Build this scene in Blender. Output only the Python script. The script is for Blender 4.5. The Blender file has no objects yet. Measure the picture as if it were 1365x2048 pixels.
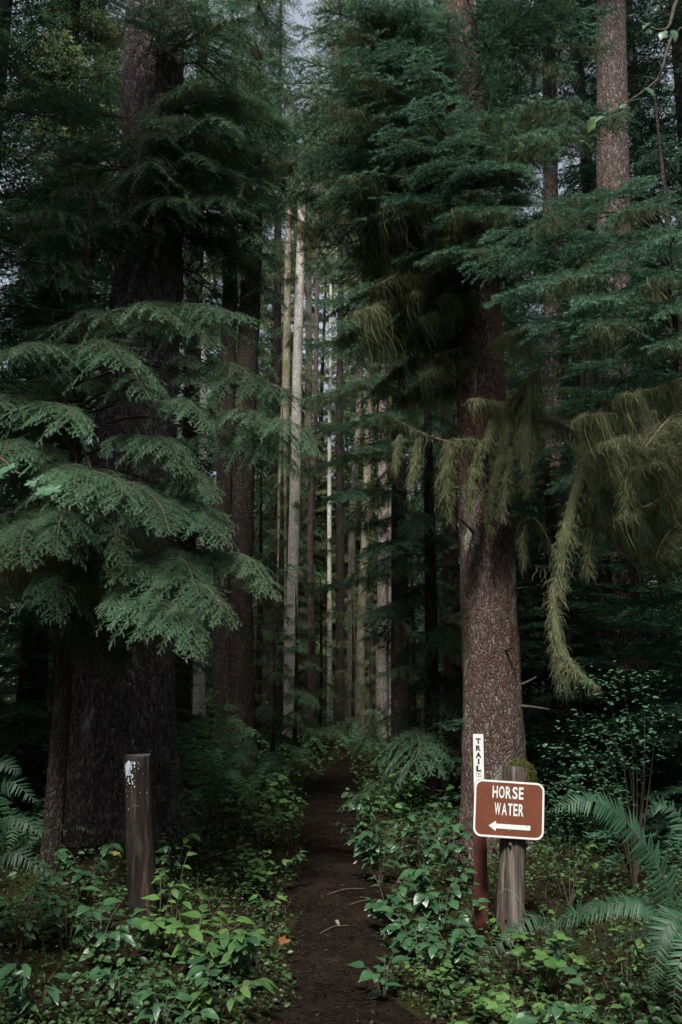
import bpy, math, random
import numpy as np
from mathutils import Vector, Matrix, noise as mnoise

# ------------------------------------------------------------------ camera, world, sun, exposure
SC = bpy.context.scene
COL = SC.collection
PITCH = math.radians(10.7)
FPX = 1800.0
EYE = 1.6
cam_d = bpy.data.cameras.new('camera')
cam = bpy.data.objects.new('camera', cam_d)
COL.objects.link(cam)
cam_d.sensor_fit = 'VERTICAL'
cam_d.sensor_height = 36.0
cam_d.sensor_width = 24.0
cam_d.lens = FPX / 2048.0 * 36.0
cam_d.clip_start = 0.05
cam_d.clip_end = 2000
cam.location = (0, 0, EYE)
cam.rotation_euler = (math.radians(90) + PITCH, 0, 0)
SC.camera = cam

SUN_EL = math.radians(53)
SUN_AZ = math.radians(-168)          # measured from +Y towards +X
world = bpy.data.worlds.new('World')
SC.world = world
world.use_nodes = True
wn = world.node_tree.nodes
wl = world.node_tree.links
wn.clear()
sky = wn.new('ShaderNodeTexSky')
sky.sky_type = 'NISHITA'
sky.sun_disc = False
sky.sun_elevation = SUN_EL
sky.sun_rotation = SUN_AZ
sky.air_density = 1.0
sky.dust_density = 4.0
sky.ozone_density = 1.0
bg = wn.new('ShaderNodeBackground')
bg.inputs['Strength'].default_value = 0.05
wo = wn.new('ShaderNodeOutputWorld')
veil = wn.new('ShaderNodeMix')            # thin even overcast over the whole sky
veil.data_type = 'RGBA'
veil.blend_type = 'ADD'
veil.inputs[0].default_value = 1.0
veil.inputs[7].default_value = (3.6, 3.65, 3.7, 1)
wl.new(sky.outputs[0], veil.inputs[6])
wl.new(veil.outputs[2], bg.inputs[0])
wl.new(bg.outputs[0], wo.inputs[0])

sun_d = bpy.data.lights.new('sun', 'SUN')
sun_d.energy = 4.0
sun_d.angle = math.radians(9)
sun_d.color = (1.0, 0.95, 0.87)
sun = bpy.data.objects.new('sun', sun_d)
COL.objects.link(sun)
sdir = Vector((math.sin(SUN_AZ) * math.cos(SUN_EL), math.cos(SUN_AZ) * math.cos(SUN_EL), math.sin(SUN_EL)))
sun.rotation_euler = sdir.to_track_quat('Z', 'Y').to_euler()
sun.location = (-20, 0, 30)

SC.view_settings.view_transform = 'Standard'
SC.view_settings.look = 'None'
SC.view_settings.exposure = 1.0
SC.view_settings.gamma = 1.0
SC.view_settings.use_curve_mapping = False
SC.render.engine = 'CYCLES'
SC.cycles.max_bounces = 4
SC.cycles.diffuse_bounces = 2
SC.cycles.use_adaptive_sampling = True
SC.cycles.adaptive_threshold = 0.03
SC.cycles.glossy_bounces = 2
SC.cycles.transmission_bounces = 3
SC.cycles.use_denoising = True

# ------------------------------------------------------------------ helpers
CP, SP = math.cos(PITCH), math.sin(PITCH)


def P(px, py, d):
    """World point seen at a photo pixel, at forward distance d (metres along the ground)."""
    xc = (px - 682.5) / FPX
    yc = (1024 - py) / FPX
    Y = CP - yc * SP
    Z = SP + yc * CP
    k = d / Y
    return np.array((xc * k, d, EYE + Z * k))


def trail_x(y):
    y = np.asarray(y, float)
    return np.interp(y, [-5, 4, 8.5, 13, 17, 21, 26, 34, 60], [0.0, 0.02, -0.06, -0.16, -0.02, 0.35, 1.0, 2.2, 7.0])


def ground_h(x, y):
    x = np.asarray(x, float)
    y = np.asarray(y, float)
    d = np.abs(x - trail_x(y))
    bank = np.clip((d - 0.30) / 0.9, 0, 1)
    bank = bank * bank * (3 - 2 * bank)
    n = 0.06 * np.sin(x * 1.7 + 0.6 * y) + 0.05 * np.sin(y * 1.9 - x * 0.8 + 1.3) + 0.035 * np.sin(3.7 * x + 1.1) * np.sin(3.1 * y + .4)
    far = np.clip((y - 9) / 20, 0, 1)
    rise = np.clip((d - 1.2) / 5, 0, 1) * (0.10 + 0.8 * far)
    return bank * (0.05 + n * 0.8) + rise - 0.03 + 0.012 * np.sin(7 * x + 5 * y) * np.sin(4.3 * y - 2 * x)


def link(o):
    COL.objects.link(o)
    return o


def make_mesh(name, verts, tris=None, quads=None, mats=(), tri_mat=None, quad_mat=None, tri_var=None, quad_var=None, smooth=False):
    me = bpy.data.meshes.new(name)
    verts = np.asarray(verts, np.float32).reshape(-1, 3)
    nt = 0 if tris is None else len(tris)
    nq = 0 if quads is None else len(quads)
    me.vertices.add(len(verts))
    me.vertices.foreach_set('co', verts.ravel())
    me.loops.add(nt * 3 + nq * 4)
    me.polygons.add(nt + nq)
    li, ls, lt = [], [], []
    if nt:
        li.append(np.asarray(tris, np.int32).ravel())
        ls.append(np.arange(nt, dtype=np.int32) * 3)
    if nq:
        li.append(np.asarray(quads, np.int32).ravel())
        ls.append(nt * 3 + np.arange(nq, dtype=np.int32) * 4)
    me.loops.foreach_set('vertex_index', np.concatenate(li))
    me.polygons.foreach_set('loop_start', np.concatenate(ls))
    mi = np.zeros(nt + nq, np.int32)
    if tri_mat is not None and nt:
        mi[:nt] = tri_mat
    if quad_mat is not None and nq:
        mi[nt:] = quad_mat
    me.polygons.foreach_set('material_index', mi)
    if smooth:
        me.polygons.foreach_set('use_smooth', np.ones(nt + nq, bool))
    va = np.full(nt + nq, 0.5, np.float32)
    if tri_var is not None and nt:
        va[:nt] = tri_var
    if quad_var is not None and nq:
        va[nt:] = quad_var
    at = me.attributes.new('var', 'FLOAT', 'FACE')
    at.data.foreach_set('value', va)
    for m in mats:
        me.materials.append(m)
    me.update(calc_edges=True)
    me.validate()
    return me


class MB:
    """Collects geometry, then becomes one mesh."""

    def __init__(s):
        s.v, s.t, s.q, s.tm, s.qm, s.tv, s.qv, s.n = [], [], [], [], [], [], [], 0

    def add(s, verts, tris=None, quads=None, mat=0, var=0.5):
        verts = np.asarray(verts, float).reshape(-1, 3)
        s.v.append(verts)
        if tris is not None and len(tris):
            t = np.asarray(tris, np.int64) + s.n
            s.t.append(t)
            s.tm.append(np.full(len(t), mat))
            s.tv.append(np.broadcast_to(np.asarray(var, float), (len(t),)).copy())
        if quads is not None and len(quads):
            q = np.asarray(quads, np.int64) + s.n
            s.q.append(q)
            s.qm.append(np.full(len(q), mat))
            s.qv.append(np.broadcast_to(np.asarray(var, float), (len(q),)).copy())
        s.n += len(verts)

    def mesh(s, name, mats, smooth=False):
        c = lambda l: np.concatenate(l) if l else None
        return make_mesh(name, np.concatenate(s.v), c(s.t), c(s.q), mats, c(s.tm), c(s.qm), c(s.tv), c(s.qv), smooth)

    def arrays(s):
        c = lambda l, d: np.concatenate(l) if l else d
        return (np.concatenate(s.v), c(s.t, np.zeros((0, 3), int)), c(s.tm, np.zeros(0, int)), c(s.tv, np.zeros(0)),
                c(s.q, np.zeros((0, 4), int)), c(s.qm, np.zeros(0, int)), c(s.qv, np.zeros(0)))


def norm(a):
    return a / np.maximum(np.linalg.norm(a, axis=-1, keepdims=True), 1e-9)


def add_needles(mb, p, d, w, mat=0, var=0.5):
    """p base, d vector to tip, w half-width vector: one pointed blade each."""
    n = len(p)
    v = np.stack([p - w, p + w, p + d], 1).reshape(-1, 3)
    i = np.arange(n)[:, None] * 3
    mb.add(v, tris=i + np.array([0, 1, 2]), mat=mat, var=var)


def add_rods(mb, p0, p1, r0, r1, mat=0, var=0.5, sides=3):
    p0 = np.asarray(p0, float).reshape(-1, 3)
    p1 = np.asarray(p1, float).reshape(-1, 3)
    n = len(p0)
    d = norm(p1 - p0)
    ref = np.where(np.abs(d[:, 2:3]) > 0.9, np.array([[1., 0, 0]]), np.array([[0, 0, 1.]]))
    a = norm(np.cross(d, ref))
    b = np.cross(d, a)
    r0 = np.broadcast_to(np.asarray(r0, float), (n,))
    r1 = np.broadcast_to(np.asarray(r1, float), (n,))
    rings = []
    for p, r in ((p0, r0), (p1, r1)):
        for k in range(sides):
            an = 2 * math.pi * k / sides
            rings.append(p + (a * math.cos(an) + b * math.sin(an)) * r[:, None])
    v = np.stack(rings, 1).reshape(-1, 3)
    q = []
    for k in range(sides):
        k2 = (k + 1) % sides
        q.append(np.stack([np.arange(n) * 2 * sides + c for c in (k, k2, sides + k2, sides + k)], 1))
    mb.add(v, quads=np.concatenate(q), mat=mat, var=var)


def spline(pts, n):
    pts = np.asarray(pts, float)
    if len(pts) == 2:
        t = np.linspace(0, 1, n)[:, None]
        return pts[0] * (1 - t) + pts[1] * t
    pp = np.vstack([2 * pts[0] - pts[1], pts, 2 * pts[-1] - pts[-2]])
    m = len(pts) - 1
    out = []
    for u in np.linspace(0, m - 1e-6, n):
        i = int(u)
        t = u - i
        a, b, c, d = pp[i], pp[i + 1], pp[i + 2], pp[i + 3]
        out.append(0.5 * (2 * b + (c - a) * t + (2 * a - 5 * b + 4 * c - d) * t * t + (3 * b - a - 3 * c + d) * t ** 3))
    return np.array(out)


def add_tube(mb, path, radii, sides=8, mat=0, var=0.5, caps=True):
    path = np.asarray(path, float)
    n = len(path)
    radii = np.broadcast_to(np.asarray(radii, float), (n,))
    tan = norm(np.gradient(path, axis=0))
    ref = np.array([0.31, 0.95, 0.05]) if abs(tan[0][2]) > 0.6 else np.array([0, 0, 1.0])
    a = norm(ref - np.dot(ref, tan[0]) * tan[0])
    vs = []
    for i in range(n):
        a = norm(a - np.dot(a, tan[i]) * tan[i])
        b = np.cross(tan[i], a)
        an = np.linspace(0, 2 * math.pi, sides, endpoint=False)[:, None]
        vs.append(path[i] + (np.cos(an) * a + np.sin(an) * b) * radii[i])
    v = np.concatenate(vs)
    i, k = np.meshgrid(np.arange(n - 1), np.arange(sides), indexing='ij')
    k2 = (k + 1) % sides
    q = np.stack([i * sides + k, i * sides + k2, (i + 1) * sides + k2, (i + 1) * sides + k], -1).reshape(-1, 4)
    mb.add(v, quads=q, mat=mat, var=var)
    if caps:
        for ring, c in ((0, path[0]), (n - 1, path[-1])):
            vv = np.vstack([vs[ring], c[None]])
            t = [(sides, (j + 1) % sides, j) if ring == 0 else (sides, j, (j + 1) % sides) for j in range(sides)]
            mb.add(vv, tris=t, mat=mat, var=var)


# ------------------------------------------------------------------ materials
def ramp(nt, stops, interp='LINEAR'):
    r = nt.nodes.new('ShaderNodeValToRGB')
    r.color_ramp.interpolation = interp
    e = r.color_ramp.elements
    while len(e) < len(stops):
        e.new(0.5)
    for k, (p, c) in enumerate(stops):
        e[k].position = p
        e[k].color = (*c, 1)
    return r


def new_mat(name):
    m = bpy.data.materials.new(name)
    m.use_nodes = True
    nt = m.node_tree
    nt.nodes.clear()
    out = nt.nodes.new('ShaderNodeOutputMaterial')
    return m, nt, out


def foliage_mat(name, dark, mid, light, rough=0.55, trans=0.22, spec=0.25, leaf_noise=None):
    m, nt, out = new_mat(name)
    N, L = nt.nodes, nt.links
    at = N.new('ShaderNodeAttribute')
    at.attribute_name = 'var'
    oi = N.new('ShaderNodeObjectInfo')
    ma = N.new('ShaderNodeMath')
    ma.operation = 'MULTIPLY_ADD'
    L.new(oi.outputs['Random'], ma.inputs[0])
    ma.inputs[1].default_value = 0.55
    ma.inputs[2].default_value = -0.30
    ad = N.new('ShaderNodeMath')
    ad.operation = 'ADD'
    L.new(at.outputs['Fac'], ad.inputs[0])
    L.new(ma.outputs[0], ad.inputs[1])
    r = ramp(nt, [(0.0, dark), (0.5, mid), (1.0, light)])
    L.new(ad.outputs[0], r.inputs[0])
    b = N.new('ShaderNodeBsdfPrincipled')
    b.inputs['Roughness'].default_value = rough
    b.inputs['Specular IOR Level'].default_value = spec
    L.new(r.outputs[0], b.inputs['Base Color'])
    if leaf_noise:
        tc = N.new('ShaderNodeTexCoord')
        nz = N.new('ShaderNodeTexNoise')
        nz.inputs['Scale'].default_value = leaf_noise
        nz.inputs['Detail'].default_value = 3
        L.new(tc.outputs['Object'], nz.inputs['Vector'])
        bp = N.new('ShaderNodeBump')
        bp.inputs['Strength'].default_value = 0.35
        bp.inputs['Distance'].default_value = 0.004
        L.new(nz.outputs[0], bp.inputs['Height'])
        L.new(bp.outputs[0], b.inputs['Normal'])
        mr = N.new('ShaderNodeMapRange')
        mr.inputs[1].default_value = 0.3
        mr.inputs[2].default_value = 0.7
        mr.inputs[3].default_value = rough - 0.08
        mr.inputs[4].default_value = rough + 0.15
        L.new(nz.outputs[0], mr.inputs[0])
        L.new(mr.outputs[0], b.inputs['Roughness'])
    t = N.new('ShaderNodeBsdfTranslucent')
    L.new(r.outputs[0], t.inputs['Color'])
    mx = N.new('ShaderNodeMixShader')
    mx.inputs[0].default_value = trans
    L.new(b.outputs[0], mx.inputs[1])
    L.new(t.outputs[0], mx.inputs[2])
    L.new(mx.outputs[0], out.inputs[0])
    return m


def bark_mat(name, dark, mid, pale, lichen=(0.30, 0.34, 0.30), lichen_amt=0.45, moss=(0.05, 0.055, 0.015), moss_amt=0.3,
             scale=9.0, stretch=0.36, bump=0.012, red=None):
    m, nt, out = new_mat(name)
    N, L = nt.nodes, nt.links
    tc = N.new('ShaderNodeTexCoord')
    mp = N.new('ShaderNodeMapping')
    mp.inputs['Scale'].default_value = (1, 1, stretch)
    L.new(tc.outputs['Object'], mp.inputs[0])
    wz = N.new('ShaderNodeTexNoise')
    wz.inputs['Scale'].default_value = 6
    wz.inputs['Detail'].default_value = 2
    L.new(mp.outputs[0], wz.inputs['Vector'])
    wa = N.new('ShaderNodeVectorMath')
    wa.operation = 'SCALE'
    wa.inputs['Scale'].default_value = 0.12
    L.new(wz.outputs['Color'], wa.inputs[0])
    wb = N.new('ShaderNodeVectorMath')
    wb.operation = 'ADD'
    L.new(mp.outputs[0], wb.inputs[0])
    L.new(wa.outputs[0], wb.inputs[1])
    vo = N.new('ShaderNodeTexVoronoi')
    vo.feature = 'F1'
    vo.inputs['Scale'].default_value = scale * 2.6
    L.new(wb.outputs[0], vo.inputs['Vector'])
    ve = N.new('ShaderNodeTexVoronoi')
    ve.feature = 'DISTANCE_TO_EDGE'
    ve.inputs['Scale'].default_value = scale * 2.6
    L.new(wb.outputs[0], ve.inputs['Vector'])
    nz = N.new('ShaderNodeTexNoise')
    nz.inputs['Scale'].default_value = scale * 5
    nz.inputs['Detail'].default_value = 6
    nz.inputs['Roughness'].default_value = 0.7
    L.new(mp.outputs[0], nz.inputs['Vector'])
    sep = N.new('ShaderNodeSeparateColor')
    L.new(vo.outputs['Color'], sep.inputs[0])
    mixv = N.new('ShaderNodeMix')
    mixv.data_type = 'FLOAT'
    mixv.inputs[0].default_value = 0.62
    L.new(sep.outputs[0], mixv.inputs[2])
    L.new(nz.outputs[0], mixv.inputs[3])
    cr = ramp(nt, [(0.15, dark), (0.5, mid), (0.85, pale)])
    L.new(mixv.outputs[0], cr.inputs[0])
    # cracks
    ce = ramp(nt, [(0.0, (0.25,) * 3), (0.12, (1,) * 3)])
    L.new(ve.outputs['Distance'], ce.inputs[0])
    mul = N.new('ShaderNodeMix')
    mul.data_type = 'RGBA'
    mul.blend_type = 'MULTIPLY'
    mul.inputs[0].default_value = 0.8
    L.new(cr.outputs[0], mul.inputs[6])
    L.new(ce.outputs[0], mul.inputs[7])
    last = mul.outputs[2]

    def patch(color, sc, lo, hi, stretch_z=0.5, seed=0.0):
        nonlocal last
        mp2 = N.new('ShaderNodeMapping')
        mp2.inputs['Scale'].default_value = (1, 1, stretch_z)
        mp2.inputs['Location'].default_value = (seed, seed * 2, seed * .7)
        L.new(tc.outputs['Object'], mp2.inputs[0])
        n2 = N.new('ShaderNodeTexNoise')
        n2.inputs['Scale'].default_value = sc
        n2.inputs['Detail'].default_value = 8
        n2.inputs['Roughness'].default_value = 0.68
        L.new(mp2.outputs[0], n2.inputs['Vector'])
        rr = ramp(nt, [(lo, (0, 0, 0)), (hi, (1, 1, 1))])
        L.new(n2.outputs[0], rr.inputs[0])
        mx = N.new('ShaderNodeMix')
        mx.data_type = 'RGBA'
        L.new(rr.outputs[0], mx.inputs[0])
        L.new(last, mx.inputs[6])
        mx.inputs[7].default_value = (*color, 1)
        last = mx.outputs[2]
    if red:
        patch(red, 1.3, 0.48, 0.70, 0.6, 3.1)
    if lichen_amt > 0:
        patch(lichen, 3.4, 0.72 - 0.22 * lichen_amt, 0.78 - 0.16 * lichen_amt, 0.45, 1.7)
        patch(lichen, 16, 0.78 - 0.22 * lichen_amt, 0.82 - 0.2 * lichen_amt, 0.5, 6.2)
    if moss_amt > 0:
        patch(moss, 2.2, 0.74 - 0.3 * moss_amt, 0.86 - 0.3 * moss_amt, 0.5, 9.4)
    b = N.new('ShaderNodeBsdfPrincipled')
    b.inputs['Roughness'].default_value = 0.85
    b.inputs['Specular IOR Level'].default_value = 0.2
    L.new(last, b.inputs['Base Color'])
    h = N.new('ShaderNodeMath')
    h.operation = 'MULTIPLY_ADD'
    L.new(nz.outputs[0], h.inputs[0])
    h.inputs[1].default_value = 0.5
    ce2 = ramp(nt, [(0.0, (0,) * 3), (0.25, (1,) * 3)])
    L.new(ve.outputs['Distance'], ce2.inputs[0])
    L.new(ce2.outputs[0], h.inputs[2])
    bp = N.new('ShaderNodeBump')
    bp.inputs['Strength'].default_value = 0.9
    bp.inputs['Distance'].default_value = bump
    L.new(h.outputs[0], bp.inputs['Height'])
    L.new(bp.outputs[0], b.inputs['Normal'])
    L.new(b.outputs[0], out.inputs[0])
    return m


def noise_mat(name, stops, scale=8, stretch=(1, 1, 1), rough=0.85, bump=0.01, detail=6, spec=0.2, second=None):
    m, nt, out = new_mat(name)
    N, L = nt.nodes, nt.links
    tc = N.new('ShaderNodeTexCoord')
    mp = N.new('ShaderNodeMapping')
    mp.inputs['Scale'].default_value = stretch
    L.new(tc.outputs['Object'], mp.inputs[0])
    nz = N.new('ShaderNodeTexNoise')
    nz.inputs['Scale'].default_value = scale
    nz.inputs['Detail'].default_value = detail
    nz.inputs['Roughness'].default_value = 0.65
    L.new(mp.outputs[0], nz.inputs['Vector'])
    r = ramp(nt, stops)
    L.new(nz.outputs[0], r.inputs[0])
    last = r.outputs[0]
    if second:
        col, sc, lo, hi, st2 = second
        mp2 = N.new('ShaderNodeMapping')
        mp2.inputs['Scale'].default_value = st2
        mp2.inputs['Location'].default_value = (2.3, 1.1, 0.4)
        L.new(tc.outputs['Object'], mp2.inputs[0])
        n2 = N.new('ShaderNodeTexNoise')
        n2.inputs['Scale'].default_value = sc
        n2.inputs['Detail'].default_value = 8
        n2.inputs['Roughness'].default_value = 0.7
        L.new(mp2.outputs[0], n2.inputs['Vector'])
        rr = ramp(nt, [(lo, (0, 0, 0)), (hi, (1, 1, 1))])
        L.new(n2.outputs[0], rr.inputs[0])
        mx = N.new('ShaderNodeMix')
        mx.data_type = 'RGBA'
        L.new(rr.outputs[0], mx.inputs[0])
        L.new(last, mx.inputs[6])
        mx.inputs[7].default_value = (*col, 1)
        last = mx.outputs[2]
    b = N.new('ShaderNodeBsdfPrincipled')
    b.inputs['Roughness'].default_value = rough
    b.inputs['Specular IOR Level'].default_value = spec
    L.new(last, b.inputs['Base Color'])
    bp = N.new('ShaderNodeBump')
    bp.inputs['Strength'].default_value = 0.8
    bp.inputs['Distance'].default_value = bump
    L.new(nz.outputs[0], bp.inputs['Height'])
    L.new(bp.outputs[0], b.inputs['Normal'])
    L.new(b.outputs[0], out.inputs[0])
    return m


M_HEM = foliage_mat('hemlock_needles', (0.014, 0.042, 0.022), (0.048, 0.116, 0.060), (0.130, 0.250, 0.150), rough=0.6, spec=0.12, trans=0.3)
M_SPR = foliage_mat('spruce_needles', (0.013, 0.041, 0.026), (0.046, 0.112, 0.068), (0.125, 0.245, 0.160), rough=0.6, spec=0.12, trans=0.25)
M_FAR_LIT = foliage_mat('sunlit_far_needles', (0.050, 0.078, 0.032), (0.135, 0.185, 0.080), (0.24, 0.30, 0.14), trans=0.45)  # far sunlight put into the needle colour, brighter and yellower
M_MOSS = foliage_mat('hanging_moss', (0.030, 0.036, 0.016), (0.088, 0.104, 0.052), (0.19, 0.21, 0.12), rough=0.9, spec=0.05, trans=0.25)
M_CLUMP = foliage_mat('thick_moss', (0.040, 0.048, 0.024), (0.105, 0.120, 0.064), (0.225, 0.24, 0.145), rough=0.9, spec=0.05, trans=0.25)
M_GMOSS = foliage_mat('cushion_moss', (0.016, 0.020, 0.006), (0.038, 0.046, 0.014), (0.085, 0.095, 0.03), rough=0.95, spec=0.05, trans=0.1)
M_TWIG = noise_mat('twig_bark', [(0.3, (0.028, 0.022, 0.017)), (0.7, (0.085, 0.072, 0.058))], scale=30, bump=0.002)
M_DTWIG = noise_mat('dead_twig_bark', [(0.3, (0.07, 0.062, 0.052)), (0.7, (0.22, 0.20, 0.175))], scale=30, bump=0.002)
M_SALAL = foliage_mat('glossy_leaf', (0.012, 0.034, 0.016), (0.030, 0.080, 0.034), (0.050, 0.115, 0.045), rough=0.22, spec=0.8, trans=0.10, leaf_noise=45)
M_LIGHTLEAF = foliage_mat('soft_leaf', (0.024, 0.060, 0.018), (0.058, 0.130, 0.034), (0.115, 0.21, 0.052), rough=0.5, spec=0.3, trans=0.25, leaf_noise=40)
M_COVER = foliage_mat('ground_leaf', (0.010, 0.026, 0.008), (0.026, 0.064, 0.020), (0.068, 0.13, 0.038), rough=0.5, spec=0.35, trans=0.18)
M_FERN = foliage_mat('fern_leaf', (0.008, 0.026, 0.014), (0.018, 0.058, 0.030), (0.034, 0.094, 0.047), rough=0.5, spec=0.28, trans=0.2)
M_GRASS = foliage_mat('grass_blade', (0.03, 0.05, 0.014), (0.065, 0.09, 0.026), (0.15, 0.15, 0.055), rough=0.6, trans=0.25)
M_LITTER = foliage_mat('leaf_litter_mat', (0.006, 0.0045, 0.0035), (0.014, 0.010, 0.0075), (0.070, 0.048, 0.034), rough=0.85, spec=0.04, trans=0.05)
M_ORANGE = foliage_mat('orange_leaf', (0.08, 0.03, 0.01), (0.16, 0.06, 0.015), (0.25, 0.11, 0.025), trans=0.1)
M_YELLOW = foliage_mat('yellow_leaf', (0.12, 0.09, 0.015), (0.2, 0.15, 0.025), (0.5, 0.4, 0.08), trans=0.1)
M_PALE = foliage_mat('pale_dead_leaf', (0.09, 0.075, 0.055), (0.16, 0.135, 0.105), (0.24, 0.21, 0.17), trans=0.05)
M_SOIL = noise_mat('soil', [(0.25, (0.007, 0.005, 0.004)), (0.55, (0.016, 0.011, 0.008)), (0.8, (0.032, 0.023, 0.015))], scale=14, bump=0.03, rough=0.95, spec=0.03,
                   second=((0.018, 0.022, 0.007), 2.2, 0.45, 0.62, (1, 1, 1)))
M_TRAIL = noise_mat('trail_dirt', [(0.25, (0.004, 0.003, 0.0025)), (0.55, (0.009, 0.0062, 0.005)), (0.8, (0.022, 0.015, 0.011))], scale=22, bump=0.03, rough=0.95, spec=0.03,
                    second=((0.018, 0.013, 0.010), 3.0, 0.45, 0.65, (1, 1, 1)))
M_BARK_MAIN = bark_mat('spruce_bark_brown', (0.026, 0.016, 0.013), (0.092, 0.064, 0.054), (0.24, 0.205, 0.19), lichen_amt=0.62,
                       moss=(0.055, 0.058, 0.022), moss_amt=0.50, scale=27, red=(0.10, 0.035, 0.022), lichen=(0.33, 0.36, 0.31))
M_BARK_GREY = bark_mat('spruce_bark_grey', (0.024, 0.018, 0.018), (0.088, 0.070, 0.072), (0.26, 0.23, 0.235), lichen_amt=0.5, moss_amt=0.25, scale=17,
                       bump=0.03, lichen=(0.36, 0.35, 0.36))
M_BARK_DARK = bark_mat('dark_bark', (0.010, 0.007, 0.006), (0.030, 0.022, 0.019), (0.07, 0.056, 0.05), lichen_amt=0.2, moss_amt=0.4, scale=14)
M_BARK_PALE_LIT = bark_mat('sunlit_pale_bark', (0.24, 0.22, 0.19), (0.54, 0.51, 0.46), (0.72, 0.70, 0.65), lichen_amt=0.3, lichen=(0.5, 0.5, 0.46), moss_amt=0.12, scale=16)  # sunlit look of the trunks put into the bark as a pale colour
M_BARK_MOSSY_LIT = bark_mat('sunlit_mossy_bark', (0.09, 0.075, 0.056), (0.23, 0.20, 0.155), (0.44, 0.40, 0.33), lichen_amt=0.5, moss=(0.12, 0.125, 0.055), moss_amt=0.85, scale=14)  # moss tones, raised overall in place of stronger far sun
M_BARK_FAR_LIT = bark_mat('sunlit_grey_bark', (0.10, 0.085, 0.078), (0.24, 0.21, 0.19), (0.42, 0.39, 0.36), lichen_amt=0.4, moss_amt=0.3, scale=14)  # grey bark lightened to stand for sunlight down the corridor
M_BARK_PINK = bark_mat('pinkish_bark', (0.028, 0.019, 0.018), (0.085, 0.062, 0.058), (0.24, 0.195, 0.185), lichen_amt=0.4, moss_amt=0.25, scale=16)

# ------------------------------------------------------------------ things and parts


def tag(o, label=None, cat=None, group=None, kind=None):
    if label:
        o['label'] = label
    if cat:
        o['category'] = cat
    if group:
        o['group'] = group
    if kind:
        o['kind'] = kind
    return o


def thing(name, label, cat, loc, group=None):
    o = bpy.data.objects.new(name, None)
    o.empty_display_size = 0.1
    o.location = tuple(float(c) for c in loc)
    link(o)
    return tag(o, label, cat, group)


def part(name, me, parent, mat=None, label=None):
    o = bpy.data.objects.new(name, me)
    link(o)
    o.parent = parent
    if mat is not None:
        o.matrix_local = mat
    if label:
        o['label'] = label
    return o


def whole(name, me, label, cat, loc=(0, 0, 0), group=None, kind=None):
    o = bpy.data.objects.new(name, me)
    o.location = tuple(float(c) for c in loc)
    link(o)
    return tag(o, label, cat, group, kind)


def frame(x, zref, loc, s=1.0, sy=None, sz=None):
    """Matrix with X axis along x, Z near zref."""
    x = Vector(x).normalized()
    z = Vector(zref)
    z = (z - x * z.dot(x))
    if z.length < 1e-4:
        z = Vector((0, 1, 0)) - x * x.y
    z.normalize()
    y = z.cross(x)
    m = Matrix.Identity(4)
    for c, (v, k) in enumerate(((x, s), (y, sy or s), (z, sz or s))):
        for r in range(3):
            m[r][c] = v[r] * k
    m.translation = Vector([float(q) for q in loc])
    return m


# ------------------------------------------------------------------ bough meshes
def seg_needles(mb, p0, dirv, ln, up, style, spacing, nlen, nw, rng, tipvar, mat=0):
    """Needles along straight twigs. p0 (n,3) dirv unit (n,3) ln (n,), tipvar (n,)."""
    cnt = np.maximum((ln / spacing).astype(int), 2)
    idx = np.repeat(np.arange(len(p0)), cnt)
    u = (np.arange(len(idx)) - np.repeat(np.cumsum(cnt) - cnt, cnt) + rng.random(len(idx))) / cnt[idx]
    p = p0[idx] + dirv[idx] * (ln[idx] * u)[:, None]
    d = dirv[idx]
    side = norm(np.cross(up[idx], d))
    upv = np.cross(d, side)
    n = len(idx)
    if style == 'flat':
        s = np.where(np.arange(n) % 2 == 0, 1.0, -1.0)
        nd = norm(d * (0.45 + 0.3 * rng.random((n, 1))) + side * s[:, None] + upv * rng.normal(0, 0.22, (n, 1)))
        w = d * nw
        L = nlen * (0.7 + 0.5 * rng.random(n)) * np.clip(1.25 - 0.55 * u, 0.5, 1)
    else:
        a = rng.random(n) * 2 * math.pi
        rad = side * np.cos(a)[:, None] + upv * (np.sin(a) * 0.9 + 0.15)[:, None]
        nd = norm(d * (0.65 + 0.4 * rng.random((n, 1))) + rad)
        w = norm(np.cross(nd, rng.normal(0, 1, (n, 3)))) * nw
        L = nlen * (0.75 + 0.5 * rng.random(n))
    var = np.clip(tipvar[idx] * 0.75 + 0.25 * rng.random(n) + 0.15 * (u - 0.5), 0, 1)
    add_needles(mb, p, nd * L[:, None], w, mat, var)


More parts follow.
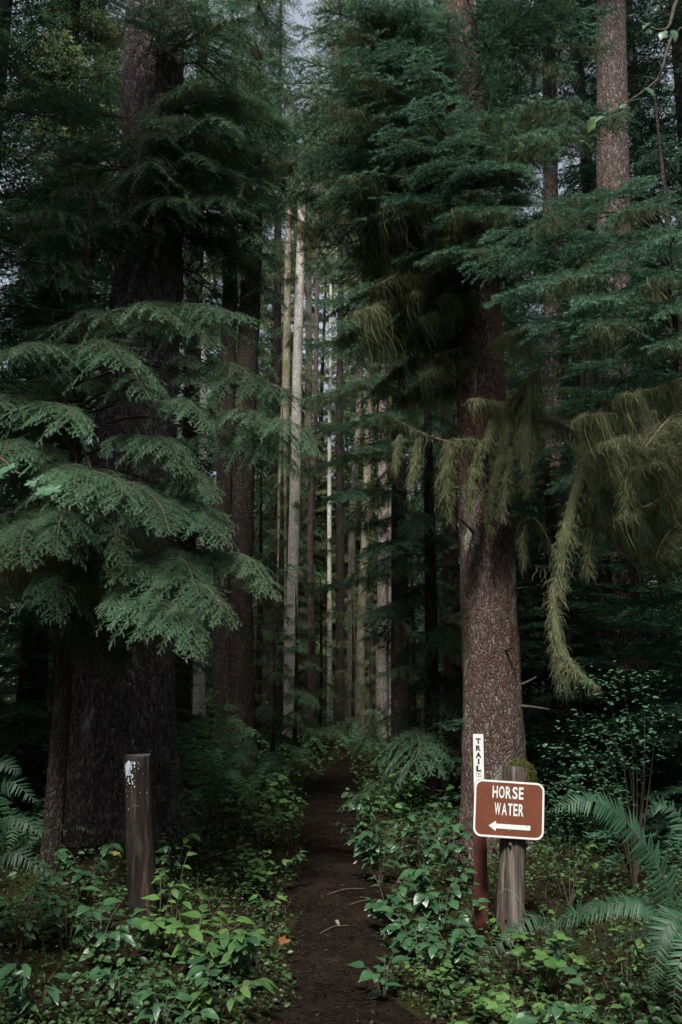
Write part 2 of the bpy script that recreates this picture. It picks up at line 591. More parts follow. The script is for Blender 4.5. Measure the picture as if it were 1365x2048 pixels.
def bough_arrays(seed, style, L=1.3, wide=0.42, n_side=24, tw_sp=0.022, spacing=0.0045, nlen=0.0165, nw=0.0030, arch=0.10, bare=0.12,
                 twig_len=0.24, ang=55, gaps=0.12, droop=0.25, wood=True):
    rng = np.random.default_rng(seed)
    mb = MB()
    w1, w2, ph = rng.normal(0, 0.03), rng.normal(0, 0.02), rng.random() * 6

    def axis(t):
        t = np.asarray(t, float)
        return np.stack([L * t, L * (w1 * np.sin(3.1 * t + ph) + w2 * np.sin(7 * t)) - L * w1 * np.sin(ph),
                         L * (arch * np.sin(math.pi * t) * (1 - 0.2 * t))], -1)
    if wood:
        tt = np.linspace(0, 1, 10)
        add_tube(mb, axis(tt), np.linspace(0.012, 0.0025, 10) * (L / 1.3), sides=5, mat=1, caps=False)
    seg_p, seg_d, seg_l, seg_u, seg_v = [], [], [], [], []
    wp0, wp1, wr = [], [], []
    for i in range(n_side):
        for s in (-1, 1):
            if rng.random() < gaps:
                continue
            t = bare + (1 - bare) * (i + 0.5 * (s > 0) + 0.3 * rng.random()) / n_side
            if t > 0.995:
                continue
            env = (1 - t) ** 0.75 * min(1, 0.45 + t * 2.2)
            bl = L * wide * env * (0.65 + 0.55 * rng.random()) + 0.05
            an = math.radians(ang + rng.normal(0, 8) - 12 * t)
            d = np.array([math.cos(an), s * math.sin(an), rng.normal(-0.05, 0.10)])
            d /= np.linalg.norm(d)
            p0 = axis(t)
            dr = droop * (0.6 + 0.8 * rng.random())
            ns = 4
            us = np.linspace(0, 1, ns + 1)
            bp = p0 + d * (bl * us)[:, None] + np.array([0, 0, -1.0]) * (dr * bl * us ** 2)[:, None]
            for k in range(ns):
                dv = bp[k + 1] - bp[k]
                l = np.linalg.norm(dv)
                seg_p.append(bp[k]); seg_d.append(dv / l); seg_l.append(l)
                seg_u.append([0, 0, 1]); seg_v.append(0.25 + 0.5 * us[k + 1] * (0.5 + 0.5 * t))
                wp0.append(bp[k]); wp1.append(bp[k + 1]); wr.append(0.0026 * (1 - us[k] * .75))
            m = max(int(bl / tw_sp), 2)
            for j in range(m):
                u = (j + 0.4 + 0.5 * rng.random()) / m
                if rng.random() < gaps:
                    continue
                q = p0 + d * bl * u + np.array([0, 0, -dr * bl * u * u])
                sd = 1 if (j % 2) else -1
                a2 = sd * math.radians(48 + rng.normal(0, 9))
                c, s2 = math.cos(a2), math.sin(a2)
                td = np.array([d[0] * c - d[1] * s2, d[0] * s2 + d[1] * c, d[2] - 2 * dr * u * 0.6 + rng.normal(0, 0.14 if style == 'flat' else 0.25)])
                td /= np.linalg.norm(td)
                tl = (twig_len * bl * (1 - 0.8 * u) + 0.035) * (0.6 + 0.7 * rng.random())
                seg_p.append(q); seg_d.append(td); seg_l.append(tl)
                seg_u.append([0, rng.normal(0, 0.15), 1]); seg_v.append(np.clip(0.35 + 0.5 * u * (0.4 + 0.6 * t) + rng.normal(0, 0.1), 0, 1))
                wp0.append(q); wp1.append(q + td * tl); wr.append(0.0007)
    # the leading shoot
    tt = np.linspace(bare, 1, 9)
    ap = axis(tt)
    for k in range(8):
        dv = ap[k + 1] - ap[k]
        l = np.linalg.norm(dv)
        seg_p.append(ap[k]); seg_d.append(dv / l); seg_l.append(l); seg_u.append([0, 0, 1]); seg_v.append(0.3 + 0.5 * tt[k])
    A = lambda x: np.asarray(x, float)
    if wood:
        add_rods(mb, A(wp0), A(wp1), A(wr) * L / 1.3, A(wr) * 0.6 * L / 1.3, mat=1)
    seg_needles(mb, A(seg_p), A(seg_d), A(seg_l), A(seg_u), style, spacing, nlen, nw, rng, A(seg_v))
    return mb, axis, (A(wp0), A(wp1))


def moss_strands(mb, pts, lens, rng, nf=14, spread=0.03, w=0.0015, mat=0, wig=0.06):
    """Hanging clumps of fibres below each point."""
    pts = np.asarray(pts, float).reshape(-1, 3)
    n = len(pts)
    idx = np.repeat(np.arange(n), nf)
    m = len(idx)
    L = np.asarray(lens)[idx] * (0.12 + 0.88 * rng.random(m) ** 1.5)
    off = rng.normal(0, 1, (m, 3)) * spread * np.array([1, 1, 0.5])
    st = pts[idx] + off
    ax = norm(np.concatenate([rng.normal(0, 1, (m, 2)), np.zeros((m, 1))], 1))
    ph = rng.random((m, 1)) * 6
    rows = []
    K = 4
    for k in range(K + 1):
        u = k / K
        c = pts[idx] + off * (1 - 0.55 * u + 1.1 * math.sin(3.1 * u)) + np.array([0, 0, -1.0]) * (L * u)[:, None]
        c = c + np.concatenate([np.sin(ph + 3 * u), np.cos(1.7 * ph + 4.6 * u), np.zeros((m, 1))], 1) * wig * u * np.minimum(L / 0.25, 1.2)[:, None]
        ww = w * (1.0 if k < K - 1 else 0.6) * (0.15 if k == K else 1)
        rows.append(c - ax * ww)
        rows.append(c + ax * ww)
    v = np.stack(rows, 1).reshape(-1, 3)
    q = []
    for k in range(K):
        b = np.arange(m) * (2 * K + 2) + 2 * k
        q.append(np.stack([b, b + 1, b + 3, b + 2], 1))
    var = np.clip(rng.normal(0.5, 0.18, m) + 0.0, 0, 1)
    mb.add(v, quads=np.concatenate(q), mat=mat, var=np.tile(var, K))


def moss_lump(mb, path, r, rng, nf=900, fl=0.10, w=0.0014, sides=9):
    """A thick shaggy rope of moss: knobbly core and fibres combed downward."""
    n = max(int(len(path) * 5), 14)
    pp = spline(path, n)
    rr = np.interp(np.linspace(0, 1, n), np.linspace(0, 1, len(r)), r)
    rr = rr * (1 + 0.22 * np.sin(np.arange(n) * 1.3 + rng.random() * 6) * rng.random(n))
    add_tube(mb, pp, np.maximum(rr * 0.72, 0.003), sides=sides, var=0.25)
    i = rng.integers(0, n, nf)
    a = rng.random(nf) * 2 * math.pi
    tan = norm(np.gradient(pp, axis=0))[i]
    ref = np.array([[0.2, 0.9, 0.1]])
    s = norm(np.cross(tan, np.repeat(ref, nf, 0)))
    t = np.cross(tan, s)
    rad = s * np.cos(a)[:, None] + t * np.sin(a)[:, None]
    st = pp[i] + rad * (rr[i] * (0.55 + 0.4 * rng.random(nf)))[:, None] + tan * rng.normal(0, 0.012, (nf, 1))
    d = norm(rad * (0.25 + 0.45 * rng.random((nf, 1))) + np.array([0, 0, -1.0]) + rng.normal(0, 0.48, (nf, 3)))
    L = fl * (0.25 + 1.1 * rng.random(nf) ** 2)
    ww = norm(np.cross(d, rng.normal(0, 1, (nf, 3)))) * w
    mid = st + d * (L * .55)[:, None]
    end = mid + (norm(d + np.array([0, 0, -0.9])) * (L * .5)[:, None])
    v = np.stack([st - ww, st + ww, mid + ww, mid - ww, end], 1).reshape(-1, 3)
    b = np.arange(nf)[:, None] * 5
    var = np.clip(0.35 + 0.35 * rng.random(nf) + 0.25 * rr[i] / max(max(r), 1e-3) * rng.random(nf), 0, 1)
    mb.add(v, tris=b + np.array([3, 2, 4]), quads=b + np.array([0, 1, 2, 3]), var=var)
    # loose see-through wisps
    nw_ = 22
    j = rng.integers(0, n, nw_)
    moss_strands(mb, pp[j] + rng.normal(0, 1, (nw_, 3)) * rr[j][:, None] * 0.6, 0.05 + 0.24 * rng.random(nw_) ** 2, rng, nf=10, spread=max(r) * 0.35, w=0.0012)


BOUGH = {'far': [], 'hem': [], 'spr': [], 'dead': [], 'hemlow': [], 'sprlow': []}
DRAPE = {'far': [], 'hem': [], 'spr': [], 'dead': [], 'hemlow': [], 'sprlow': []}


def build_boughs():
    def drape(axis, rods, seed, n, lo, hi, nf, spread, tmin=0.1):
        rng = np.random.default_rng(seed + 500)
        mb = MB()
        tt = tmin + (0.98 - tmin) * rng.random(n)
        p = axis(tt)
        if rods is not None and len(rods[0]):
            k = rng.integers(0, len(rods[0]), n)
            u = rng.random((n, 1))
            q = rods[0][k] * (1 - u) + rods[1][k] * u
            use = rng.random(n) < 0.62
            p[use] = q[use]
        ln = lo + (hi - lo) * rng.random(n) ** 2.2
        moss_strands(mb, p, ln, rng, nf=nf, spread=spread)
        return mb.mesh('moss_drape', [M_MOSS])
    for k in range(5):
        mb, ax, rods = bough_arrays(10 + k, 'flat', L=1.3, wide=(0.40, 0.46, 0.36, 0.5, 0.42)[k], n_side=(24, 22, 26, 20, 24)[k], arch=(0.10, 0.16, 0.20, 0.13, 0.18)[k], droop=0.4)
        BOUGH['hem'].append((mb.mesh('hemlock_bough', [M_HEM, M_TWIG]), 1.3))
        DRAPE['hem'].append(drape(ax, rods, k, 46, 0.04, 0.26, 16, 0.016))
    for k in range(5):
        mb, ax, rods = bough_arrays(40 + k, 'brush', L=1.2, wide=0.38 + 0.03 * k, n_side=12 + k, tw_sp=0.068, spacing=0.0028, nlen=0.029, nw=0.0028,
                                    arch=-0.04 + 0.02 * k, twig_len=0.46, ang=50, gaps=0.15, droop=0.12)
        BOUGH['spr'].append((mb.mesh('spruce_bough', [M_SPR, M_TWIG]), 1.2))
        DRAPE['spr'].append(drape(ax, rods, 20 + k, 60, 0.05, 0.34, 18, 0.018))
    for k in range(4):
        mb, ax, rods = bough_arrays(70 + k, 'brush', L=1.3, wide=0.40, n_side=9, tw_sp=0.07, spacing=0.03, nlen=0.010, nw=0.0012, arch=0.04 * k - 0.03,
                                    twig_len=0.38, ang=50, gaps=0.25, droop=0.15)
        BOUGH['dead'].append((mb.mesh('bare_bough', [M_MOSS, M_DTWIG]), 1.3))
        DRAPE['dead'].append(drape(ax, rods, 30 + k, 150, 0.06, 0.62, 20, 0.024))
    for k in range(3):
        mb, ax, rods = bough_arrays(90 + k, 'flat', L=1.6, wide=0.44, n_side=15, tw_sp=0.06, spacing=0.016, nlen=0.034, nw=0.0075, arch=0.06 + .03 * k, ang=55)
        BOUGH['hemlow'].append((mb.mesh('conifer_bough', [M_HEM, M_TWIG]), 1.6))
        DRAPE['hemlow'].append(drape(ax, rods, 60 + k, 40, 0.08, 0.5, 9, 0.022))
    for k in range(3):
        mb, ax, rods = bough_arrays(130 + k, 'flat', L=1.6, wide=0.44, n_side=13, tw_sp=0.07, spacing=0.022, nlen=0.045, nw=0.011, arch=0.06 + .04 * k, ang=55)
        BOUGH['far'].append((mb.mesh('mossy_lit_bough', [M_FAR_LIT, M_TWIG]), 1.6))  # mossy far boughs take the needle colour with sunlight in it
        DRAPE['far'].append(drape(ax, rods, 70 + k, 50, 0.08, 0.5, 9, 0.03))
    for k in range(3):
        mb, ax, rods = bough_arrays(110 + k, 'brush', L=1.6, wide=0.40, n_side=11, tw_sp=0.085, spacing=0.006, nlen=0.036, nw=0.0045, arch=-0.02 + .03 * k, ang=50, twig_len=.34)
        BOUGH['sprlow'].append((mb.mesh('conifer_bough', [M_SPR, M_TWIG]), 1.6))
        DRAPE['sprlow'].append(drape(ax, rods, 80 + k, 46, 0.08, 0.55, 9, 0.022))


build_boughs()
RND = random.Random(7)


def bough(tree, kind, root, tip, moss=0.0, roll=0.0, widen=1.0, pick=None, zref=(0, 0, 1)):
    """One bough of a tree from its root on the trunk to its tip."""
    root = np.asarray(root, float)
    tip = np.asarray(tip, float)
    lst = BOUGH[kind]
    k = RND.randrange(len(lst)) if pick is None else pick % len(lst)
    me, L0 = lst[k]
    d = tip - root
    ln = float(np.linalg.norm(d))
    z = Vector(zref)
    if roll:
        z = Matrix.Rotation(roll, 3, Vector(d).normalized()) @ z
    s = ln / L0
    # wide boughs do not blow their needles up: the cross scale follows more slowly
    sy = s ** 0.75 * widen
    m = frame(d, z, root - np.array(tree.location), s, sy, min(s, 1.15) ** 0.8)
    o = part('bough', me, tree, m)
    if moss > 0 and RND.random() < moss:
        part('moss_drape', DRAPE[kind][k], o)['kind'] = 'stuff'
    return o


# ------------------------------------------------------------------ trunks
def trunk_mesh(path, radii, base, seed=0, sides=28, rings=60, rough=0.05, flare=0.0, mat=None, lobes=5, freq=5.0):
    pp = spline(path, rings)
    rr = np.interp(np.linspace(0, 1, rings), np.linspace(0, 1, len(radii)), radii)
    z0 = pp[0][2]
    tan = norm(np.gradient(pp, axis=0))
    vs = []
    sd = seed * 3.17
    for i in range(rings):
        h = pp[i][2] - z0
        f = flare * math.exp(-h / 0.32)
        a0 = norm(np.array([1.0, 0, 0]) - tan[i][0] * tan[i])
        b0 = np.cross(tan[i], a0)
        for k in range(sides):
            an = 2 * math.pi * k / sides
            c, s = math.cos(an), math.sin(an)
            lob = 0.5 + 0.5 * math.cos(lobes * an + sd)
            r = rr[i] * (1 + f * (0.45 + 0.9 * lob))
            r *= 1 + rough * mnoise.noise((c * freq * rr[i] * 3 + sd, s * freq * rr[i] * 3, h * freq * .45)) \
                + 0.5 * rough * mnoise.noise((c * freq * rr[i] * 9 + sd, s * freq * rr[i] * 9, h * freq * 1.4)) \
                + 0.6 * rough * mnoise.noise((c * 1.3 + sd, s * 1.3, h * 0.8))
            vs.append(pp[i] + (a0 * c + b0 * s) * r)
    v = np.array(vs) - np.asarray(base)
    i, k = np.meshgrid(np.arange(rings - 1), np.arange(sides), indexing='ij')
    k2 = (k + 1) % sides
    q = np.stack([i * sides + k, i * sides + k2, (i + 1) * sides + k2, (i + 1) * sides + k], -1).reshape(-1, 4)
    mb = MB()
    mb.add(v, quads=q)
    top = np.vstack([v[-sides:], v[-sides:].mean(0)[None]])
    mb.add(top, tris=[(sides, j, (j + 1) % sides) for j in range(sides)])
    return mb.mesh('trunk', [mat], smooth=True)


def tree(name, label, path, radii, mat, seed=0, sides=24, rings=60, flare=0.3, rough=0.06, group=None, lobes=5):
    path = [np.asarray(p, float) for p in path]
    gz = float(ground_h(path[0][0], path[0][1]))
    path[0] = np.array([path[0][0], path[0][1], gz - 0.12])
    base = np.array([path[0][0], path[0][1], gz])
    root = thing(name, label, 'tree', base, group)
    part('trunk', trunk_mesh(path, radii, base, seed, sides, rings, rough, flare, mat, lobes), root)
    cum = np.array(path)
    return root, cum


def axis_at(path, z):
    path = np.asarray(path)
    return np.array([np.interp(z, path[:, 2], path[:, 0]), np.interp(z, path[:, 2], path[:, 1]), z])


def crown(root, path, kinds, n, z0, z1, l0, l1, drop=(0.0, 0.5), az=None, moss=0.4, seed=1, widen=1.0, prof=1.0):
    """Boughs spiralling up a trunk. az = (centre, half width) in radians limits the directions."""
    rng = random.Random(seed)
    a = rng.random() * 6.28
    for k in range(n):
        u = (k + rng.random()) / n
        z = z0 + (z1 - z0) * u
        if az is None:
            a += 2.399963 + rng.uniform(-.3, .3)
            an = a
        else:
            an = az[0] + az[1] * rng.uniform(-1, 1)
        ln = (l0 + (l1 - l0) * u ** prof) * rng.uniform(0.7, 1.15)
        p0 = axis_at(path, z)
        dr = rng.uniform(*drop)
        d = np.array([math.cos(an), math.sin(an), -dr])
        d = d / np.linalg.norm(d)
        bough(root, rng.choice(kinds), p0, p0 + d * ln, moss=moss, roll=rng.uniform(-.25, .25), widen=widen)


def joined_crown(seed, style, mats, n=150, h=16.0, l0=2.4, l1=0.6, moss=0.35, nlen=0.062, nw=0.013, spacing=0.03, n_side=12, drop=(0.05, 0.5), prof=1.2):
    """A whole crown as one part: boughs spiral up a z axis from 0 to h."""
    rng = np.random.default_rng(seed)
    kit = [bough_arrays(seed * 7 + k, style, L=2.0, wide=0.44, n_side=n_side, tw_sp=0.085, spacing=spacing, nlen=nlen, nw=nw, arch=0.04 + 0.04 * k, ang=52, wood=False, twig_len=.3, droop=.3) for k in range(3)]
    arr = [k[0].arrays() for k in kit]
    mb = MB()
    a = 0.0
    for k in range(n):
        u = (k + rng.random()) / n
        a += 2.4 + rng.uniform(-.4, .4)
        ln = (l0 + (l1 - l0) * u ** prof) * rng.uniform(.65, 1.15)
        dr = rng.uniform(*drop)
        d = norm(np.array([math.cos(a), math.sin(a), -dr]))
        sd = norm(np.cross([0, 0, 1.0], d))
        up = np.cross(d, sd)
        j = rng.integers(0, 3)
        V, T, TM, TV = arr[j][:4]
        s = ln / 2.0
        p0 = np.array([0, 0, h * u])
        mb.add((V[:, :1] * d + V[:, 1:2] * sd * s ** -0.2 + V[:, 2:3] * up) * s + p0, tris=T, mat=0)
        mb.tv[-1][:] = np.clip(TV + rng.normal(0, .1), 0, 1)
        add_rods(mb, [p0], [p0 + d * ln * .9], [0.018 * s], [0.005], mat=1)
        if rng.random() < moss:
            t = 0.1 + 0.85 * rng.random(14)
            q = p0 + d * (ln * t)[:, None] + sd * (rng.normal(0, .22, 14) * ln * .5 * (1 - t))[:, None]
            moss_strands(mb, q, 0.12 + .5 * rng.random(14) ** 2, rng, nf=6, spread=.03, w=.005, mat=2)
    return mb.mesh('crown', mats)


CROWN = [joined_crown(1, 'flat', [M_HEM, M_TWIG, M_MOSS]), joined_crown(2, 'brush', [M_SPR, M_TWIG, M_MOSS], spacing=.014, nw=.009), joined_crown(3, 'flat', [M_HEM, M_TWIG, M_MOSS], moss=.6)]
CROWN_FAR = [joined_crown(4, 'flat', [M_FAR_LIT, M_TWIG, M_MOSS], n=110, nlen=.10, nw=.02, spacing=.06, n_side=10, h=14.0, l0=2.2), joined_crown(5, 'brush', [M_FAR_LIT, M_TWIG, M_MOSS], n=110, nlen=.10, nw=.016, spacing=.035, n_side=10, h=14.0, l0=2.2)]


def full_crown(root, path, k, z0, height, radius, far=False, turn=None):
    me = (CROWN_FAR if far else CROWN)[k]
    h0, r0 = (14.0, 2.2) if far else (16.0, 2.4)
    p = axis_at(path, z0) - np.array(root.location)
    m = Matrix.Translation(Vector(p)) @ Matrix.Rotation(RND.uniform(0, 6.28) if turn is None else turn, 4, 'Z') @ Matrix.Diagonal((radius / r0, radius / r0, height / h0, 1))
    return part('crown', me, root, m)


# ------------------------------------------------------------------ ground and trail
def grid_mesh(name, xs, ys, zf, mat):
    X, Y = np.meshgrid(xs, ys, indexing='ij')
    Z = zf(X, Y)
    v = np.stack([X, Y, Z], -1).reshape(-1, 3)
    nx, ny = len(xs), len(ys)
    i, j = np.meshgrid(np.arange(nx - 1), np.arange(ny - 1), indexing='ij')
    q = np.stack([i * ny + j, (i + 1) * ny + j, (i + 1) * ny + j + 1, i * ny + j + 1], -1).reshape(-1, 4)
    mb = MB()
    mb.add(v, quads=q)
    return mb.mesh(name, [mat], smooth=True)


def uneven(a, b, fine0, fine1, df, growth=1.25):
    mid = list(np.arange(fine0, fine1 + 1e-6, df))
    s, up = df, []
    x = fine1
    while x < b:
        s *= growth
        x += s
        up.append(min(x, b))
    s, dn = df, []
    x = fine0
    while x > a:
        s *= growth
        x -= s
        dn.append(max(x, a))
    return np.array(dn[::-1] + mid + up)


gm = grid_mesh('ground', uneven(-150, 150, -4, 4, 0.09), uneven(-80, 260, 3, 14, 0.10), ground_h, M_SOIL)
tag(link(bpy.data.objects.new('ground', gm)), kind='structure')

ty = np.concatenate([np.arange(-3, 14, 0.09), np.arange(14, 34, 0.25)])
tu = np.linspace(-1, 1, 15)
tw = np.interp(ty, [0, 8, 11, 15, 18, 24], [0.33, 0.33, 0.36, 0.40, 0.3, 0.1]) + 0.05 * np.sin(ty * 1.9) + 0.04 * np.sin(ty * 4.3 + 1) + 0.02 * np.sin(ty * 11)
tv = []
for y, w in zip(ty, tw):
    x = trail_x(y) + tu * w
    edge = 1 - np.abs(tu) ** 4
    z = ground_h(x, np.full_like(x, y)) + 0.004 + 0.014 * edge + 0.006 * np.sin(x * 23 + y * 17) * np.sin(y * 29 - x * 11) * edge
    tv.append(np.stack([x, np.full_like(x, y), z], -1))
tv = np.concatenate(tv)
i, j = np.meshgrid(np.arange(len(ty) - 1), np.arange(14), indexing='ij')
mb = MB()
mb.add(tv, quads=np.stack([i * 15 + j, i * 15 + j + 1, (i + 1) * 15 + j + 1, (i + 1) * 15 + j], -1).reshape(-1, 4))
tag(link(bpy.data.objects.new('trail', mb.mesh('trail', [M_TRAIL], smooth=True))), kind='structure')


def on_ground(x, y, dz=0.0):
    return np.array([x, y, float(ground_h(x, y)) + dz])


# ------------------------------------------------------------------ big trees
def up_from(p, q, dz):
    """Continue the line p->q upward by dz metres."""
    p, q = np.asarray(p), np.asarray(q)
    d = (q - p) / (q[2] - p[2])
    return q + d * dz


def spray_limb(tree_o, path, tip, ln, pitch, wd, k, kind='hem', side=True):
    """A bare limb from the trunk that ends in a drooping spray, with smaller sprays branching off it."""
    base = np.array(tree_o.location)
    ax0 = axis_at(path, tip[2])
    h = np.array([tip[0] - ax0[0], tip[1] - ax0[1], 0.0])
    hd = float(np.linalg.norm(h))
    h = h / max(hd, 1e-3)
    root = tip - h * ln * math.cos(pitch) + np.array([0, 0, ln * math.sin(pitch)])
    hang = hd - ln * math.cos(pitch)
    zt = min(root[2] + 0.22 * max(hang, 0), path[-1][2] - 0.2)
    st = axis_at(path, zt)
    pts = [st, (st + root) / 2 + np.array([0, 0, 0.10 * max(hang, 0.1)]), root]
    mb_ = MB()
    pp_ = spline(pts, 12)
    add_tube(mb_, pp_ - base, np.linspace(0.016, 0.007, 12), sides=6)
    part('limb', mb_.mesh('limb', [M_TWIG], smooth=True), tree_o)
    bough(tree_o, kind, root, tip, moss=0.4, widen=wd, roll=RND.uniform(-.2, .2), pick=k)
    if not side:
        return
    for s in (-1, 1):
        for u in (0.97,):
            q = pp_[int(u * 11)]
            an = math.atan2(h[1], h[0]) + s * RND.uniform(0.5, 0.95)
            l2 = ln * RND.uniform(.5, .8)
            pt = pitch * RND.uniform(.7, 1.15)
            if hang * u < 0.25 and u < .9:
                continue
            bough(tree_o, kind, q, q + np.array([math.cos(an) * math.cos(pt), math.sin(an) * math.cos(pt), -math.sin(pt)]) * l2, moss=0.3, widen=wd, roll=RND.uniform(-.2, .2))


# the moss-hung spruce behind the sign
a, b = P(957, 650, 8.65), P(918, 0, 8.75)
main_path = [P(992, 1690, 8.6), P(985, 1400, 8.6), a, b, up_from(a, b, 12)]
main, mp_ = tree('spruce_tree', 'tall brown-barked spruce hung with moss, right behind the horse water sign', main_path,
                 [0.33, 0.275, 0.235, 0.185, 0.06], M_BARK_MAIN, 1, sides=72, rings=220, flare=0.14, rough=0.06)
PI = math.pi
crown(main, mp_, ['spr', 'spr', 'spr', 'dead'], 30, 6.2, 8.6, 1.6, 2.2, drop=(0.05, 0.55), az=(PI * 1.05, 0.95), moss=0.55, seed=3)
crown(main, mp_, ['spr', 'dead'], 12, 4.6, 6.4, 1.1, 1.7, drop=(0.2, 0.6), az=(PI * 1.0, 0.6), moss=1.0, seed=4)
crown(main, mp_, ['spr'], 20, 5.6, 9.0, 1.3, 2.0, drop=(-0.1, 0.35), az=(-0.6, 0.9), moss=0.5, seed=5)
full_crown(main, mp_, 1, 11.5, 9, 1.2)

# boughs arching over the trail from the upper right
ARCH = [(600, 110, 7.2), (640, 205, 7.0), (705, 150, 7.1), (765, 85, 7.3), (625, 300, 7.4), (690, 345, 7.3), (760, 255, 6.9), (825, 200, 7.0), (850, 330, 6.9), (800, 400, 7.1),
        (720, 430, 7.6), (900, 420, 7.0), (960, 500, 7.0), (880, 505, 7.2), (1005, 420, 7.0), (560, 180, 7.6), (670, 50, 7.3), (930, 330, 6.9), (1040, 330, 7.2), (1000, 230, 7.1), (860, 130, 7.2),
        (780, 15, 7.4), (700, 5, 7.2), (640, 20, 7.5), (720, 95, 7.0), (600, 45, 7.5), (660, 130, 7.3), (640, 395, 7.6), (1090, 260, 7.4)]
for k, (px, py, d) in enumerate(ARCH):
    spray_limb(main, mp_, P(px, py, d), 1.1, math.radians(16 + 10 * (py > 300)), 1.0, k, 'spr', side=(k % 3 != 2))
CURT = [(720, 500, 8.0), (760, 575, 8.1), (800, 620, 8.0), (850, 575, 7.9), (885, 650, 8.0), (740, 650, 8.3), (830, 700, 8.1), (700, 570, 8.4), (870, 770, 8.2), (790, 750, 8.3), (810, 470, 7.7), (880, 540, 7.6), (760, 470, 7.8)]
for k, (px, py, d) in enumerate(CURT):
    tip = P(px, py - 60, d)
    bough(main, 'dead', axis_at(mp_, tip[2] + 0.35), tip, moss=1.0, pick=k, widen=1.1)
# dead branch stubs on its trunk
g = random.Random(17)
for k in range(11):
    z = g.uniform(1.2, 4.6)
    an = g.uniform(PI * 0.95, PI * 2.05)
    p0 = axis_at(mp_, z) - np.array(main.location)
    L_ = g.uniform(.07, .28)
    dv = np.array([math.cos(an), math.sin(an), g.uniform(-.2, .35)])
    mb = MB()
    st_ = p0 + dv * 0.22
    add_tube(mb, spline([st_, st_ + dv * (0.05 + L_ * .5) + [0, 0, .01], st_ + dv * (0.05 + L_) + [g.uniform(-.03, .03), 0, g.uniform(-.03, .03)]], 6), np.linspace(.016, .006, 6), sides=6)
    part('branch_stub', mb.mesh('branch_stub', [M_TWIG], smooth=True), main)

# the big grey spruce at left
a, b = P(300, 500, 9.6), P(312, 0, 9.7)
left_path = [P(238, 1640, 9.5), P(243, 1300, 9.5), P(268, 900, 9.5), a, b, up_from(a, b, 11)]
left, lp_ = tree('spruce_tree', 'massive grey scaly-barked spruce trunk at left behind the short wooden post', left_path,
                 [0.62, 0.53, 0.45, 0.375, 0.35, 0.10], M_BARK_GREY, 2, sides=64, rings=170, flare=0.30, rough=0.07, lobes=6)
crown(left, lp_, ['hem', 'hem', 'spr'], 22, 6.3, 9.2, 1.5, 2.2, drop=(0.0, 0.5), az=(-0.35, 1.0), moss=0.7, seed=11)
crown(left, lp_, ['hem', 'dead'], 12, 5.0, 8.4, 1.5, 2.2, drop=(0.1, 0.5), az=(PI * 1.0, 0.4), moss=0.5, seed=12)
full_crown(left, lp_, 1, 11.5, 9, 1.4)

for k, (px, py, d) in enumerate([(180, 250, 8.2), (330, 275, 8.0), (425, 335, 8.1), (265, 335, 7.9), (465, 255, 8.2), (385, 405, 8.0), (120, 385, 8.0), (60, 300, 8.3), (300, 405, 7.9), (200, 450, 8.0), (40, 200, 8.4), (480, 420, 8.3), (90, 480, 8.1)]):
    spray_limb(left, lp_, P(px, py, d), 1.1, math.radians(18), 0.9, k, 'hem')

# twin-stemmed tree deeper in, left of the trail
tb = P(468, 1470, 17)
tw_root, tw_path = tree('twin_spruce_tree', 'dark twin-stemmed conifer left of the trail, standing behind the ferns',
                        [P(480, 1500, 17), P(481, 1150, 17), P(492, 800, 17), P(505, 480, 17), P(512, 100, 17)], [0.30, 0.235, 0.215, 0.205, 0.12], M_BARK_DARK, 5, 28, 80, flare=0.3)
base = np.array(tw_root.location)
st = [P(455, 1500, 16.9), P(444, 1150, 16.9), P(455, 800, 16.9), P(462, 480, 16.9), P(470, 150, 16.9)]
part('trunk', trunk_mesh(st, [0.24, 0.165, 0.15, 0.14, 0.07], base, 8, 24, 70, 0.06, 0.25, M_BARK_DARK), tw_root)
crown(tw_root, tw_path, ['hem', 'spr', 'dead'], 22, 9.4, 13.0, 1.5, 2.4, drop=(0.2, 0.7), az=(-1.3, 1.4), moss=0.8, seed=15)
full_crown(tw_root, tw_path, 2, 11.5, 9, 1.7)

